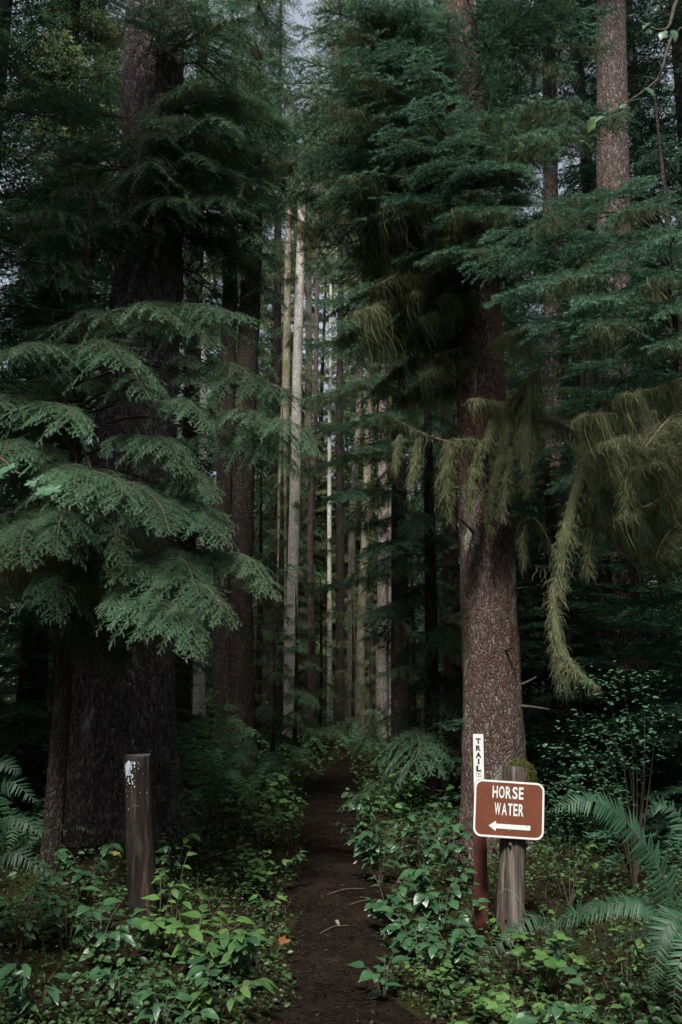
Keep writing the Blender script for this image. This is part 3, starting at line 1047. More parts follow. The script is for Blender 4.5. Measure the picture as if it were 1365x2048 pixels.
# ------------------------------------------------------------------ the young hemlock whose layered boughs fill the left
hb = on_ground(-2.42, 7.9)
hem, hem_path = tree('hemlock_tree', 'young hemlock at left with pale green layered flat boughs', [hb, hb + [0.03, 0.0, 2.2], hb + [0.0, 0.02, 4.4], hb + [0.03, 0.0, 6.3]],
                     [0.085, 0.07, 0.05, 0.012], M_BARK_DARK, 9, 14, 40, flare=0.2)
HB = [  # tip pixel, tip depth, rise of the root, side widening
    (472, 626, 6.6, 0.10, 0.85), (225, 716, 6.0, 0.30, 1.0), (532, 782, 6.5, 0.30, 0.9), (602, 908, 6.5, 0.45, 0.8), (356, 948, 5.9, 0.50, 1.0),
    (362, 1062, 5.7, 0.55, 1.1), (38, 1128, 5.5, 0.60, 1.1), (406, 1216, 5.8, 0.75, 0.9), (352, 1284, 5.7, 0.85, 0.9), (516, 1190, 6.4, 0.75, 0.9),
    (472, 1066, 6.3, 0.60, 0.9), (150, 1010, 5.7, 0.5, 1.0), (300, 800, 5.9, 0.40, 1.0), (90, 860, 5.8, 0.4, 1.0), (430, 700, 6.4, 0.2, 0.9),
    (20, 720, 6.0, 0.3, 1.0), (420, 860, 6.2, 0.45, 0.9), (250, 1130, 5.9, 0.7, 0.9), (180, 640, 6.3, 0.2, 0.9), (330, 640, 6.2, 0.15, 0.9),
    (445, 1000, 6.1, 0.6, 0.8), (110, 1240, 5.9, 0.8, 0.8),
    (645, 918, 6.2, 0, 1.15), (565, 800, 6.3, 0, 1.1), (590, 955, 6.4, 0, 1.0), (520, 640, 6.5, 0, .9), (450, 1090, 6.0, 0, 1.0), (555, 1200, 6.3, 0, .9), (425, 1245, 5.6, 0, .9),
    (380, 1315, 5.6, 0, .9), (60, 705, 5.9, 0, 1.0), (255, 735, 5.9, 0, 1.0), (110, 1110, 5.5, 0, 1.0), (205, 1015, 5.6, 0, 1.0), (-20, 950, 5.8, 0, 1.0), (-10, 820, 6.0, 0, 1.0)]
for k, (px, py, d, rise, wd) in enumerate(HB):
    tip = P(px, py, d)
    spray_limb(hem, hem_path, tip, 0.80 if py > 700 else 1.0, math.radians((12, 20, 27)[(py > 660) + (py > 820)]), wd, k)
crown(hem, hem_path, ['hem'], 14, 2.2, 5.8, 1.0, 1.0, drop=(0.1, 0.6), az=(PI * 0.9, 1.7), moss=0.6, seed=21)
crown(hem, hem_path, ['hem'], 14, 5.0, 6.2, 1.1, 0.6, drop=(0.1, 0.6), az=(PI * 1.05, 1.0), moss=0.4, seed=22)
crown(hem, hem_path, ['dead'], 10, 2.0, 3.4, 1.2, 1.4, drop=(0.1, 0.5), az=(-1.4, 0.9), moss=1.0, seed=23)

# ------------------------------------------------------------------ the young spruce reaching in at right
sb = on_ground(3.25, 8.3)
ysp, ys_path = tree('young_spruce_tree', 'young spruce at right with bright blue-green bristly boughs above the sign', [sb, sb + [-0.02, 0, 2.5], sb + [0.03, 0, 5.0], sb + [-0.02, 0.02, 7.6]],
                    [0.075, 0.06, 0.04, 0.008], M_BARK_DARK, 12, 14, 40, flare=0.2)
YS = [(938, 518, 6.0, 0.10), (965, 468, 6.2, 0.05), (1070, 655, 5.5, 0.25), (1000, 590, 5.9, 0.2), (1120, 560, 5.4, 0.15), (1200, 640, 5.2, 0.3), (1290, 560, 5.5, 0.2),
      (1060, 450, 6.0, 0.0), (1345, 470, 5.6, 0.1), (1365, 620, 5.4, 0.25), (1150, 480, 5.8, 0.05), (1240, 500, 5.5, 0.1), (1330, 690, 5.5, 0.35), (1250, 420, 6.1, 0.0),
      (1130, 400, 6.3, -0.1), (1180, 590, 5.3, 0.25), (1020, 520, 6.0, 0.12)]
for k, (px, py, d, rise) in enumerate(YS):
    tip = P(px, py, d + 0.5)
    hd = math.hypot(tip[0] - sb[0], tip[1] - sb[1])
    spray_limb(ysp, ys_path, tip, 1.1, math.radians(24), 1.0, k, 'spr', side=k % 2 == 0)
crown(ysp, ys_path, ['spr'], 22, 3.8, 6.0, 1.4, 0.6, drop=(0.1, 0.6), moss=0.25, seed=31)
crown(ysp, ys_path, ['dead'], 6, 3.3, 4.4, 0.8, 1.1, drop=(0.1, 0.5), az=(PI * 1.1, 0.7), moss=1.0, seed=32)
bough(ysp, 'spr', P(1245, 480, 7.6), P(1240, 352, 7.6), widen=0.45, zref=(0, -1, 0))
bough(ysp, 'spr', P(1330, 500, 7.4), P(1335, 400, 7.4), widen=0.45, zref=(0, -1, 0))

# upright shoots on the spruce boughs in front of the pale upper trunk
for px0, py0, px1, py1, d in ((905, 300, 925, 120, 8.0), (960, 260, 995, 130, 7.9), (880, 330, 870, 190, 8.0), (1010, 300, 1040, 190, 8.1), (940, 360, 925, 240, 7.9)):
    bough(main, 'spr', P(px0, py0, d), P(px1, py1, d), widen=0.7, zref=(0, -1, 0.2))

# ------------------------------------------------------------------ mossy limbs on the near spruce
rng = np.random.default_rng(77)


def limb(root_obj, pts, r0, r1, lumps, seed, nf=900):
    """A bare limb (a part) whose hanging moss ropes are its sub-parts."""
    base = np.array(root_obj.location)
    mb = MB()
    pp = spline([np.asarray(p) for p in pts], 18)
    add_tube(mb, pp - base, np.linspace(r0, r1, 18), sides=7)
    o = part('limb', mb.mesh('limb', [M_TWIG], smooth=True), root_obj)
    g = np.random.default_rng(seed)
    for path, radii in lumps:
        m2 = MB()
        moss_lump(m2, [np.asarray(p) - base for p in path], [r_ * 0.92 for r_ in radii], g, nf=int(nf * 1.25))
        part('moss_clump', m2.mesh('moss_clump', [M_CLUMP]), o)
    # thin moss along the limb
    m3 = MB()
    k = g.integers(0, 18, 46)
    moss_strands(m3, pp[k] - base + g.normal(0, 0.012, (46, 3)), 0.05 + 0.22 * g.random(46) ** 2, g, nf=14, spread=0.02)
    part('moss_drape', m3.mesh('moss_drape', [M_MOSS]), o)['kind'] = 'stuff'
    return o


D = 8.0
limb(main, [P(1010, 818, 8.35), P(980, 810, 8.1), P(946, 804, 7.9)], 0.035, 0.018,
     [([P(1006, 808, 8.2), P(975, 803, 8.05), P(948, 801, 7.9)], [0.02, 0.035, 0.03])], 1, 500)
limb(main, [P(1005, 900, 8.4), P(965, 893, 8.0), P(900, 886, 7.6)], 0.04, 0.015, [
    ([P(915, 884, 7.65), P(900, 920, 7.65), P(893, 970, 7.65), P(900, 1038, 7.65)], [0.04, 0.075, 0.085, 0.01]),
    ([P(962, 888, 7.9), P(950, 920, 7.9), P(942, 970, 7.9), P(938, 1024, 7.9)], [0.05, 0.075, 0.075, 0.02]),
    ([P(1005, 890, 8.05), P(1000, 940, 8.0), P(985, 990, 8.0), P(978, 1064, 8.0)], [0.06, 0.10, 0.075, 0.012]),
    ([P(1012, 900, 8.05), P(1010, 950, 8.0), P(1004, 1030, 8.0)], [0.05, 0.07, 0.012]),
    ([P(1000, 892, 8.1), P(955, 886, 7.9), P(905, 883, 7.65)], [0.045, 0.055, 0.045])], 2)
limb(main, [P(990, 860, 8.4), P(1030, 815, 8.0), P(1074, 742, 7.7)], 0.04, 0.012, [
    ([P(1005, 840, 8.2), P(1035, 800, 8.0), P(1068, 752, 7.75)], [0.06, 0.08, 0.035]),
    ([P(1062, 760, 7.75), P(1058, 830, 7.75), P(1052, 900, 7.75), P(1058, 978, 7.75)], [0.04, 0.06, 0.085, 0.012]),
    ([P(1074, 745, 7.7), P(1078, 800, 7.7), P(1076, 900, 7.7)], [0.025, 0.035, 0.01]),
    ([P(1020, 815, 8.1), P(1015, 870, 8.1), P(1008, 930, 8.1)], [0.07, 0.10, 0.02]),
    ([P(985, 830, 8.15), P(975, 880, 8.1), P(972, 930, 8.1)], [0.05, 0.07, 0.02])], 3)
limb(main, [P(1010, 840, 8.5), P(1090, 835, 7.7), P(1170, 868, 6.9), P(1255, 885, 6.4)], 0.04, 0.012, [
    ([P(1060, 838, 7.9), P(1120, 846, 7.4), P(1180, 872, 6.9)], [0.03, 0.045, 0.035]),
    ([P(1168, 890, 6.9), P(1160, 960, 6.85), P(1130, 1080, 6.8), P(1118, 1170, 6.8)], [0.04, 0.07, 0.08, 0.045]),
    ([P(1118, 1160, 6.8), P(1108, 1210, 6.8), P(1118, 1290, 6.75), P(1145, 1335, 6.7), P(1188, 1368, 6.65)], [0.045, 0.045, 0.05, 0.04, 0.008]),
    ([P(1172, 960, 6.9), P(1180, 1040, 6.9), P(1176, 1140, 6.85)], [0.045, 0.075, 0.012]),
    ([P(1215, 885, 6.6), P(1222, 980, 6.6), P(1215, 1060, 6.6)], [0.03, 0.05, 0.01]),
    ([P(1195, 880, 6.7), P(1200, 930, 6.7), P(1196, 1000, 6.7)], [0.03, 0.05, 0.01]),
    ([P(1250, 885, 6.4), P(1256, 960, 6.4), P(1250, 1020, 6.4)], [0.025, 0.045, 0.01]),
    ([P(1120, 1290, 6.75), P(1122, 1340, 6.75), P(1132, 1372, 6.75)], [0.03, 0.03, 0.006])], 4, 1100)
limb(main, [P(1010, 900, 8.4), P(880, 880, 8.0), P(790, 840, 7.9)], 0.025, 0.006, [
    ([P(835, 880, 7.95), P(832, 920, 7.95), P(820, 965, 7.95)], [0.02, 0.04, 0.008]),
    ([P(800, 870, 7.9), P(795, 900, 7.9), P(790, 940, 7.9)], [0.02, 0.03, 0.006])], 5, 350)
limb(main, [P(1020, 1065, 8.45), P(1070, 1040, 8.1), P(1110, 1105, 7.8)], 0.02, 0.006, [
    ([P(1050, 1050, 8.2), P(1046, 1090, 8.2), P(1048, 1120, 8.2)], [0.015, 0.025, 0.006])], 6, 250)
# moss-laden dead boughs at right, behind the long rope
for k, (rx, ry, rd, tx, ty_, td) in enumerate([(1340, 850, 6.9, 1160, 860, 6.3), (1350, 880, 6.9, 1200, 920, 6.2), (1380, 860, 6.6, 1270, 930, 6.0),
                                                (1340, 960, 7.0, 1190, 1000, 6.5), (1380, 1000, 6.9, 1240, 1060, 6.4), 
                                                (1370, 920, 6.6, 1300, 960, 5.9), (1330, 1040, 7.1, 1230, 1120, 6.8), (1390, 1080, 6.9, 1290, 1150, 6.4), (1380, 790, 6.8, 1240, 820, 6.3), (1060, 700, 8.2, 1040, 690, 7.3)]):
    bough(ysp, 'dead', P(rx, ry - 40, rd), P(tx, ty_ - 30, td), moss=1.0, pick=k, widen=1.15)

# ------------------------------------------------------------------ forest trees left and right, plus added out-of-view trees that cast shade
SIDE = [  # x, y, height, low z, boughs, length, label, name
    (-4.3, 7.4, 17, 2.4, 70, 2.2, 'dark hemlock in the upper left, left of the massive grey trunk', 'hemlock_tree', 'hemlow'),
    (-6.6, 4.9, 18, 0.6, 70, 2.6, 'hemlock added out of view beyond the left edge to darken the corner', 'hemlock_tree', 'hemlow'),  # off-frame tree added for its shade
    (-6.2, 10.5, 18, 1.0, 66, 2.4, 'dark hemlock behind the leftmost boughs', 'hemlock_tree', 'hemlow'),
    (-4.9, 14.5, 17, 0.6, 66, 2.3, 'dim hemlock between the grey trunk and the twin-stemmed tree', 'hemlock_tree', 'hemlow'),
    (-9.5, 7.5, 20, 1.5, 60, 3.0, 'tall spruce added out of view deep at left for shade', 'spruce_tree', 'sprlow'),  # added off-frame as a light blocker
    (-3.9, 3.6, 17, 9.5, 60, 2.3, 'tall spruce added out of view on the left to shade the upper corner', 'spruce_tree', 'sprlow'),  # added for shade on the upper left, crown above the frame
    (4.4, 8.6, 7, 0.2, 76, 2.2, 'dark spruce filling the shade at the right edge', 'spruce_tree', 'sprlow'),
    (3.4, 12.0, 8, 0.2, 70, 2.2, 'dark spruce right behind the mossy trunk', 'spruce_tree', 'sprlow'),
    (6.4, 11.5, 18, 0.6, 66, 2.5, 'shaded spruce deep at right', 'spruce_tree', 'sprlow'),
    (5.6, 4.2, 16, 1.0, 60, 2.4, 'spruce added out of view on the right to shade that side', 'spruce_tree', 'sprlow'),  # added off-frame to block light from the side
    (5.2, 17.5, 19, 0.6, 60, 2.5, 'dark spruce behind the reddish upper trunk', 'spruce_tree', 'sprlow'),
    (-2.95, 1.7, 7.0, 0.1, 60, 1.45, 'hemlock sapling added just outside the left edge to shade the lower corner', 'hemlock_sapling', 'hemlow'),  # added off-frame to darken the bottom left
    (3.4, 1.6, 4.0, 0.1, 60, 1.1, 'spruce sapling added just outside the right edge to shade the lower corner', 'spruce_sapling', 'sprlow'),  # added off-frame to darken the bottom right
    (-3.9, 11.5, 5.5, 0.05, 60, 1.9, 'dark hemlock sapling filling the gloom left of the massive grey trunk', 'hemlock_sapling', 'hemlow'),
    (-2.9, 13.0, 3.6, 0.05, 60, 1.5, 'low hemlock sapling between the grey trunk and the twin stems', 'hemlock_sapling', 'hemlow'),
    (2.5, 10.6, 4.2, 0.05, 60, 1.5, 'low dark spruce behind the huckleberry shrub', 'spruce_sapling', 'sprlow'),
    (7.6, 21.0, 27, 2.0, 60, 3.6, 'tall spruce deep in the upper right corner', 'spruce_tree', 'sprlow'),
    (3.6, 22.0, 26, 3.0, 60, 3.0, 'tall spruce seen between the main trunk and the reddish one', 'spruce_tree', 'sprlow'),
    (-3.4, 19.5, 24, 3.0, 60, 2.6, 'tall dark conifer right behind the twin stems', 'conifer_tree', 'hemlow'),
    (-6.4, 21.0, 26, 2.0, 60, 3.4, 'tall dark conifer seen left of the twin stems', 'conifer_tree', 'sprlow'),
    (-10.5, 22.0, 26, 1.0, 60, 3.6, 'deep dark conifer behind the left hemlocks', 'conifer_tree', 'hemlow'),
    (2.9, 17.0, 15, 3.5, 60, 2.0, 'dark conifer above the paired grey trunks', 'conifer_tree', 'hemlow'),
    (10.5, 17.0, 22, 1.0, 60, 3.6, 'deep dark conifer behind the right edge', 'conifer_tree', 'sprlow'),
    (5.4, 27.0, 28, 1.0, 60, 3.6, 'dark conifer far behind the brown trunk', 'conifer_tree', 'hemlow'),
    (-5.0, 28.0, 29, 2.0, 60, 3.2, 'dark conifer far behind the twin stems', 'conifer_tree', 'hemlow'),
    (3.0, 31.0, 30, 5.0, 60, 2.8, 'conifer crown closing the corridor on its right side', 'conifer_tree', 'hemlow'),
    (-2.6, 34.0, 32, 6.0, 60, 2.4, 'conifer crown closing the corridor on its left side', 'conifer_tree', 'hemlow'),
    (-5.2, -2.0, 11, 0.5, 60, 3.0, 'shade hemlock added unseen behind the viewpoint on the left', 'hemlock_tree', 'hemlow'),  # trees round the viewpoint: unseen ring added to block low sky light
    (-2.6, -5.6, 9, 0.5, 60, 2.8, 'shade spruce added unseen behind the viewpoint left of the trail', 'spruce_tree', 'sprlow'),
    (0.8, -6.8, 8.5, 0.5, 60, 2.8, 'shade hemlock added unseen straight behind the viewpoint', 'hemlock_tree', 'hemlow'),
    (3.9, -4.6, 9, 0.5, 60, 2.8, 'shade spruce added unseen behind the viewpoint right of the trail', 'spruce_tree', 'sprlow'),
    (5.8, -0.4, 17, 0.5, 60, 3.0, 'shade hemlock added unseen behind the viewpoint on the right', 'hemlock_tree', 'hemlow'),
    (-8.5, 1.0, 18, 0.5, 60, 3.2, 'tall shade hemlock added unseen to the left of the viewpoint', 'hemlock_tree', 'hemlow'),
    (8.6, 2.6, 18, 0.5, 60, 3.2, 'tall shade spruce added unseen to the right of the viewpoint', 'spruce_tree', 'sprlow'),
    (-0.9, -2.7, 8.5, 4.0, 60, 1.9, 'hemlock added unseen close behind the viewpoint to shade the near trail', 'hemlock_tree', 'hemlow'),  # added out of view to keep sun off the near trail
    (-8.2, 12.6, 22, 2.0, 60, 3.2, 'tall hemlock deep in the upper left corner', 'hemlock_tree', 'hemlow'),
    (6.3, 15.0, 21, 2.0, 60, 3.0, 'tall spruce behind the broad pinkish trunk', 'spruce_tree', 'sprlow'),
    (2.2, 46.0, 40, 14.0, 60, 3.4, 'highest distant conifer crown at the top centre', 'conifer_tree', 'hemlow'),
    (-5.7, 13.2, 24, 5.0, 60, 3.0, 'tall shaded hemlock rising left of the massive grey trunk', 'hemlock_tree', 'hemlow'),
    (3.1, 26.0, 34, 12.0, 60, 2.8, 'high conifer crown closing the top of the view right of centre', 'conifer_tree', 'hemlow'),
    (-8.5, 15.5, 19, 0.8, 60, 2.6, 'dim spruce far left behind the hemlocks', 'spruce_tree', 'sprlow'),
]
for k, (x, y, h, zl, nb, ln, lab, nm, kd) in enumerate(SIDE):
    g0 = on_ground(x, y)
    r, pth = tree(nm, lab, [g0, g0 + [0.05, 0, h * .5], g0 + [0, 0.05, h]], [0.22, 0.15, 0.03], M_BARK_DARK, 30 + k, 14, 30, flare=0.25)
    full_crown(r, pth, {'hemlow': (0, 2)[k % 2], 'sprlow': 1}[kd], zl, h - zl, ln * 1.15)

# trunks showing at the top right
UPR = [(1107, 14.5, 30, 1098, 0.0, M_BARK_PINK, 'slim reddish-brown trunk high at the top right'),
       (1232, 12.2, 66, 1222, 0.0, M_BARK_PINK, 'broad pinkish-grey trunk at the top right corner')]
for k, (px, d, w, ptop, _, mt, lab) in enumerate(UPR):
    r = w * d / 1800 / 2
    a, b = P(px, 900, d), P(ptop, 0, d)
    rt, pth = tree('spruce_tree', lab, [P(px + 6, 1580, d), a, b, up_from(a, b, 6)], [r * 1.5, r * 1.15, r, r * .6], mt, 50 + k, 20, 60, flare=.3)
    full_crown(rt, pth, 1, 12.8 + k * .1, 8, 2.2)
    crown(rt, pth, ['dead', 'sprlow'], 10, 4.5, 9, 0.9, 1.3, drop=(0.1, 0.6), moss=1.0, seed=140 + k)

# ------------------------------------------------------------------ midground conifers and saplings around the trail
MID = [  # px, depth, height, low z, n, length, kind, moss, label, name
    (862, 11.6, 7.5, 0.5, 46, 1.35, 'hem', 0.8, 'drooping dark hemlock with moss left of the brown trunk', 'hemlock_tree'),
    (800, 14.0, 12.0, 2.4, 52, 1.7, 'spr', 0.7, 'blue-green spruce right of the pale slender trunk', 'spruce_tree'),
    (905, 15.5, 13, 0.8, 46, 1.8, 'hemlow', 0.8, 'shaded hemlock behind the drooping mossy hemlock', 'hemlock_tree'),
    (545, 15.0, 2.6, 0.2, 16, 0.8, 'hem', 0.3, 'small dark hemlock sapling left of the trail bend', 'hemlock_sapling'),
    (590, 20.0, 3.6, 0.3, 18, 1.0, 'hem', 0.4, 'hemlock sapling below the pale slender trunk', 'hemlock_sapling'),
    (640, 23.0, 4.2, 0.4, 22, 1.3, 'far', 0.4, 'bushy sapling at the end of the trail', 'hemlock_sapling'),
    (515, 20.0, 6.5, 0.5, 24, 1.3, 'far', 0.8, 'mossy thin hemlock right of the twin stems', 'hemlock_tree'),
    (705, 27.0, 4.4, 0.4, 22, 1.4, 'far', 0.3, 'dark low conifer under the far brown trunks', 'hemlock_sapling'),
    (826, 17.5, 4.5, 0.3, 22, 1.0, 'hem', 0.4, 'light green hemlock sapling right of the grey paired trunks', 'hemlock_sapling'),
    (558, 28.0, 10, 2.0, 30, 1.5, 'far', 0.7, 'yellow-green mossy conifer beside the pale trunk', 'hemlock_tree'),
    (672, 34.0, 4.8, 0.3, 22, 1.5, 'far', 0.3, 'farthest low sapling at the centre of the view', 'hemlock_sapling'),
    (620, 31.0, 7.5, 0.3, 34, 1.5, 'far', 0.9, 'yellow-green mossy sapling between the far pale trunks', 'hemlock_sapling'),
    (700, 36.0, 9.0, 0.3, 36, 1.7, 'far', 0.9, 'sunlit pale green conifer at the very end of the corridor', 'hemlock_sapling'),
    (575, 35.0, 9.0, 0.3, 36, 1.7, 'far', 0.9, 'sunlit mossy conifer behind the yellowish trunk', 'hemlock_sapling'),
    (745, 30.0, 6.5, 0.3, 30, 1.4, 'far', 0.9, 'pale mossy conifer behind the tan trunk', 'hemlock_sapling'),
    (740, 22.0, 2.6, 0.2, 16, 1.0, 'hemlow', 0.2, 'short shadowed sapling right of the trail bend', 'hemlock_sapling'),
]
for k, (px, d, h, zl, nb, ln, kd, ms, lab, nm) in enumerate(MID):
    g0 = on_ground(P(px, 1400, d)[0], d)
    rr = 0.012 * h + 0.01
    r, pth = tree(nm, lab, [g0, g0 + [0.03, 0, h * .5], g0 + [0, 0.02, h]], [rr, rr * .7, 0.01], M_BARK_DARK, 60 + k, 10, 24, flare=0.2)
    crown(r, pth, [kd], nb, zl, h - 0.1, ln, ln * 0.35, drop=(0.05, 0.6), moss=ms, seed=160 + k)

# blue-green sprays of the midground spruce, reaching left over the trail
sp_root = [o for o in COL.objects if o.get('label', '').startswith('blue-green spruce right of')][0]
sp_b = np.array(sp_root.location)
sp_path = np.array([sp_b, sp_b + [0.03, 0, 6.0], sp_b + [0, 0.02, 12.0]])
for k, (px, py, d) in enumerate([(612, 520, 12.6), (628, 600, 12.5), (615, 690, 12.4), (605, 800, 12.6), (645, 865, 12.3), (690, 640, 12.0), (705, 765, 12.0), (725, 900, 12.2), (612, 940, 12.8), (680, 1005, 12.4), (740, 560, 12.0), (760, 830, 12.0)]):
    spray_limb(sp_root, sp_path, P(px, py, d), 1.2, math.radians(20), 1.0, k, 'spr')

# ------------------------------------------------------------------ far trunks seen down the corridor
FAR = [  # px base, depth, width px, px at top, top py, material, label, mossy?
    (583, 25.0, 22, 604, 410, M_BARK_PALE_LIT, 'slender pale sunlit trunk rising at the centre', 0),
    (660, 33.0, 9, 662, 600, M_BARK_PALE_LIT, 'thinnest pale straight trunk right of the tall sunlit one', 0),
    (566, 31.0, 20, 575, 500, M_BARK_MOSSY_LIT, 'yellowish mossy trunk just left of the sunlit one', 1),
    (609, 36.0, 18, 614, 500, M_BARK_MOSSY_LIT, 'mossy brown trunk close behind the sunlit one on its right', 1),
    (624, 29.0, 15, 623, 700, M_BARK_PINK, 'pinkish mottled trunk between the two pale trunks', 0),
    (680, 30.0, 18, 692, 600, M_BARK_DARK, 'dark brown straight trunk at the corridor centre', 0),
    (703, 32.0, 15, 710, 600, M_BARK_FAR_LIT, 'grey-brown trunk right of the dark straight one', 0),
    (722, 27.0, 18, 728, 650, M_BARK_MOSSY_LIT, 'tan moss-streaked trunk with a broken mossy branch', 1),
    (737, 38.0, 10, 738, 700, M_BARK_MOSSY_LIT, 'thin ochre trunk behind the tan mossy one', 1),
    (764, 23.0, 22, 762, 600, M_BARK_FAR_LIT, 'left one of the paired grey trunks right of the corridor', 0),
    (790, 22.5, 23, 790, 600, M_BARK_FAR_LIT, 'right one of the paired grey trunks right of the corridor', 0),
    (642, 37.0, 11, 640, 1000, M_BARK_MOSSY_LIT, 'short ochre snag low between the pale trunks', 1),
    (400, 26.0, 20, 397, 300, M_BARK_PALE_LIT, 'sunlit pale trunk glimpsed between the grey trunk and twin stems', 0),
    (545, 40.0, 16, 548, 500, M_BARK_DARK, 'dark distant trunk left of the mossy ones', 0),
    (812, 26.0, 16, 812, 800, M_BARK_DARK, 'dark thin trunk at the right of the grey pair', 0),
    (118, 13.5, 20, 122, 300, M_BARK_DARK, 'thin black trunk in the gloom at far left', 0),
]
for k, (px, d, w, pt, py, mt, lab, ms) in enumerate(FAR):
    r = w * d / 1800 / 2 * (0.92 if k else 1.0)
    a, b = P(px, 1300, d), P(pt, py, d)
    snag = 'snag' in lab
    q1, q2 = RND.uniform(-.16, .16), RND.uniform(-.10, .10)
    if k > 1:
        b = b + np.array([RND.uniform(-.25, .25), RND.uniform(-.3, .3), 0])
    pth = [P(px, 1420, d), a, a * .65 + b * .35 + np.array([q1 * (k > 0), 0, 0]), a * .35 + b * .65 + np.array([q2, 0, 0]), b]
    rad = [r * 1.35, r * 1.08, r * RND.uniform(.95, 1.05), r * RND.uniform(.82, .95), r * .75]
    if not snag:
        pth.append(up_from(a, b, 6 if mt is not M_BARK_PALE_LIT else 1.0))
        rad.append(r * (.5 if mt is not M_BARK_PALE_LIT else .15))
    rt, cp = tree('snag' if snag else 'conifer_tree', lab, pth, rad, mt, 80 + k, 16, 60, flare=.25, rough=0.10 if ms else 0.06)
    top = cp[-1][2]
    if not snag:
        if k % 4 == 3 or px < 300:
            full_crown(rt, cp, k % 2, max(8.0, top - 7), 9, 1.9, far=True)
        else:
            crown(rt, cp, ['hemlow'], 5, top * .55, top, 1.0, 1.2, drop=(0.1, 0.5), moss=0.5, seed=200 + k)
        crown(rt, cp, ['dead'], 10, 2.0, top * .8, 0.5, 0.9, drop=(0.0, 0.6), moss=1.0, seed=230 + k)

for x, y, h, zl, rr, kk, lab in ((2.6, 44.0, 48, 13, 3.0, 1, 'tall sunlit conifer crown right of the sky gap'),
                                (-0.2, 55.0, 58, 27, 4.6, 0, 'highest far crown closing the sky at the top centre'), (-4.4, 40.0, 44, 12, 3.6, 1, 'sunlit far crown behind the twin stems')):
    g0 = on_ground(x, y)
    r, pth = tree('conifer_tree', lab, [g0, g0 + [0.2, 0, h * .5], g0 + [0, 0.1, h]], [0.3, 0.2, 0.03], M_BARK_FAR_LIT, 400 + kk, 12, 30, flare=.2)
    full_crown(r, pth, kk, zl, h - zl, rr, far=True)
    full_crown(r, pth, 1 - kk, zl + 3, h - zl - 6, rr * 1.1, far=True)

# ------------------------------------------------------------------ distant wood (one mass)
def distant_wood():
    rng = np.random.default_rng(5)
    low = []
    for s, st in ((1, 'flat'), (2, 'flat'), (3, 'brush')):
        m, _, _ = bough_arrays(300 + s, st, L=2.0, wide=0.46, n_side=7, tw_sp=0.20, spacing=0.085, nlen=0.20, nw=0.040, arch=0.06, ang=52, wood=False, twig_len=.3)
        low.append(m.arrays())
    mb = MB()
    spots = []
    for row, (y0, n) in enumerate(((38, 12), (46, 13), (56, 14), (70, 15))):
        for q in range(n):
            half = y0 * 0.42
            x = -half + 2 * half * (q + rng.random()) / n
            spots.append((x, y0 + rng.uniform(-3, 4)))
    nlow = len(spots)
    for q in range(40):
        y = rng.uniform(36, 52)
        spots.append((y * (rng.uniform(-.30, .30) if q < 18 else rng.uniform(-.085, .05)), y))
    for si, (x, y) in enumerate(spots):
        px = 682 + x / y * 1800
        gap = 685 < px < 715
        h = rng.uniform(20, 34) * (0.75 + y / 200)
        if gap:
            h = rng.uniform(12, 20)
        if si >= nlow:
            h = rng.uniform(3.5, 8) if si < nlow + 18 else rng.uniform(5, 17)
        z0 = float(ground_h(x, y))
        r = rng.uniform(0.14, 0.3)
        pp = spline([(x, y, z0 - .2), (x + rng.normal(0, .2), y, z0 + h * .5), (x + rng.normal(0, .2), y, z0 + h)], 8)
        add_tube(mb, pp, np.linspace(r, 0.03, 8), sides=8, mat=1)
        zl = rng.uniform(0.5, 4) if si < nlow else 0.2
        nb = int((h - zl) * (3.2 if si < nlow else 6))
        for k in range(nb):
            u = (k + rng.random()) / nb
            z = zl + (h - zl) * u
            ln = (3.0 * (1 - 0.6 * u)) * rng.uniform(.7, 1.2)
            an = rng.random() * 6.283
            dr = rng.uniform(0, .5)
            V, T, TM, TV = low[rng.integers(0, 3)][:4]
            d = np.array([math.cos(an), math.sin(an), -dr])
            d /= np.linalg.norm(d)
            side = norm(np.cross([0, 0, 1.0], d))
            up = np.cross(d, side)
            W = (V[:, :1] * d + V[:, 1:2] * side + V[:, 2:3] * up) * (ln / 2.0) + np.array([x, y, z0 + z])
            mb.add(W, tris=T, mat=0, var=0.5)
            mb.tv[-1][:] = np.clip(TV + rng.normal(0, .12), 0, 1)
    print('distant tris', sum(len(t) for t in mb.t))
    return mb.mesh('distant_wood', [M_FAR_LIT, M_BARK_DARK])


whole('distant_wood', distant_wood(), 'far conifer wood closing off the view behind the corridor trunks', 'wood', kind='stuff')
# ------------------------------------------------------------------ leaves
def leaf_mesh(name, mat, L=1.0, W=0.5, tip=1.0, fold=0.18, bend=0.15, n=7, serr=0.0, wave=0.0):
    mb = MB()
    u = np.linspace(0, 1, n)
    w = W * 0.5 * np.sin(math.pi * np.clip(u, 0, 1) ** 0.75) ** 0.85
    w[0] = 0.02
    w[-1] = 0.0
    rows = []
    for k in range(n):
        z = -bend * u[k] ** 2
        ww = w[k] * (1 + serr * (1 if k % 2 else -1))
        for s in (-1, -0.5, 0, 0.5, 1):
            rows.append((u[k] * L + abs(s) * serr * 0.05, s * ww, z + abs(s) * ww * fold * 2 - 0.03 * (abs(s) == 1) + wave * math.sin(u[k] * 9 + s * 2)))
    q = [(k * 5 + j, (k + 1) * 5 + j, (k + 1) * 5 + j + 1, k * 5 + j + 1) for k in range(n - 1) for j in range(4)]
    mb.add(rows, quads=q)
    return mb.mesh(name, [mat], smooth=True)


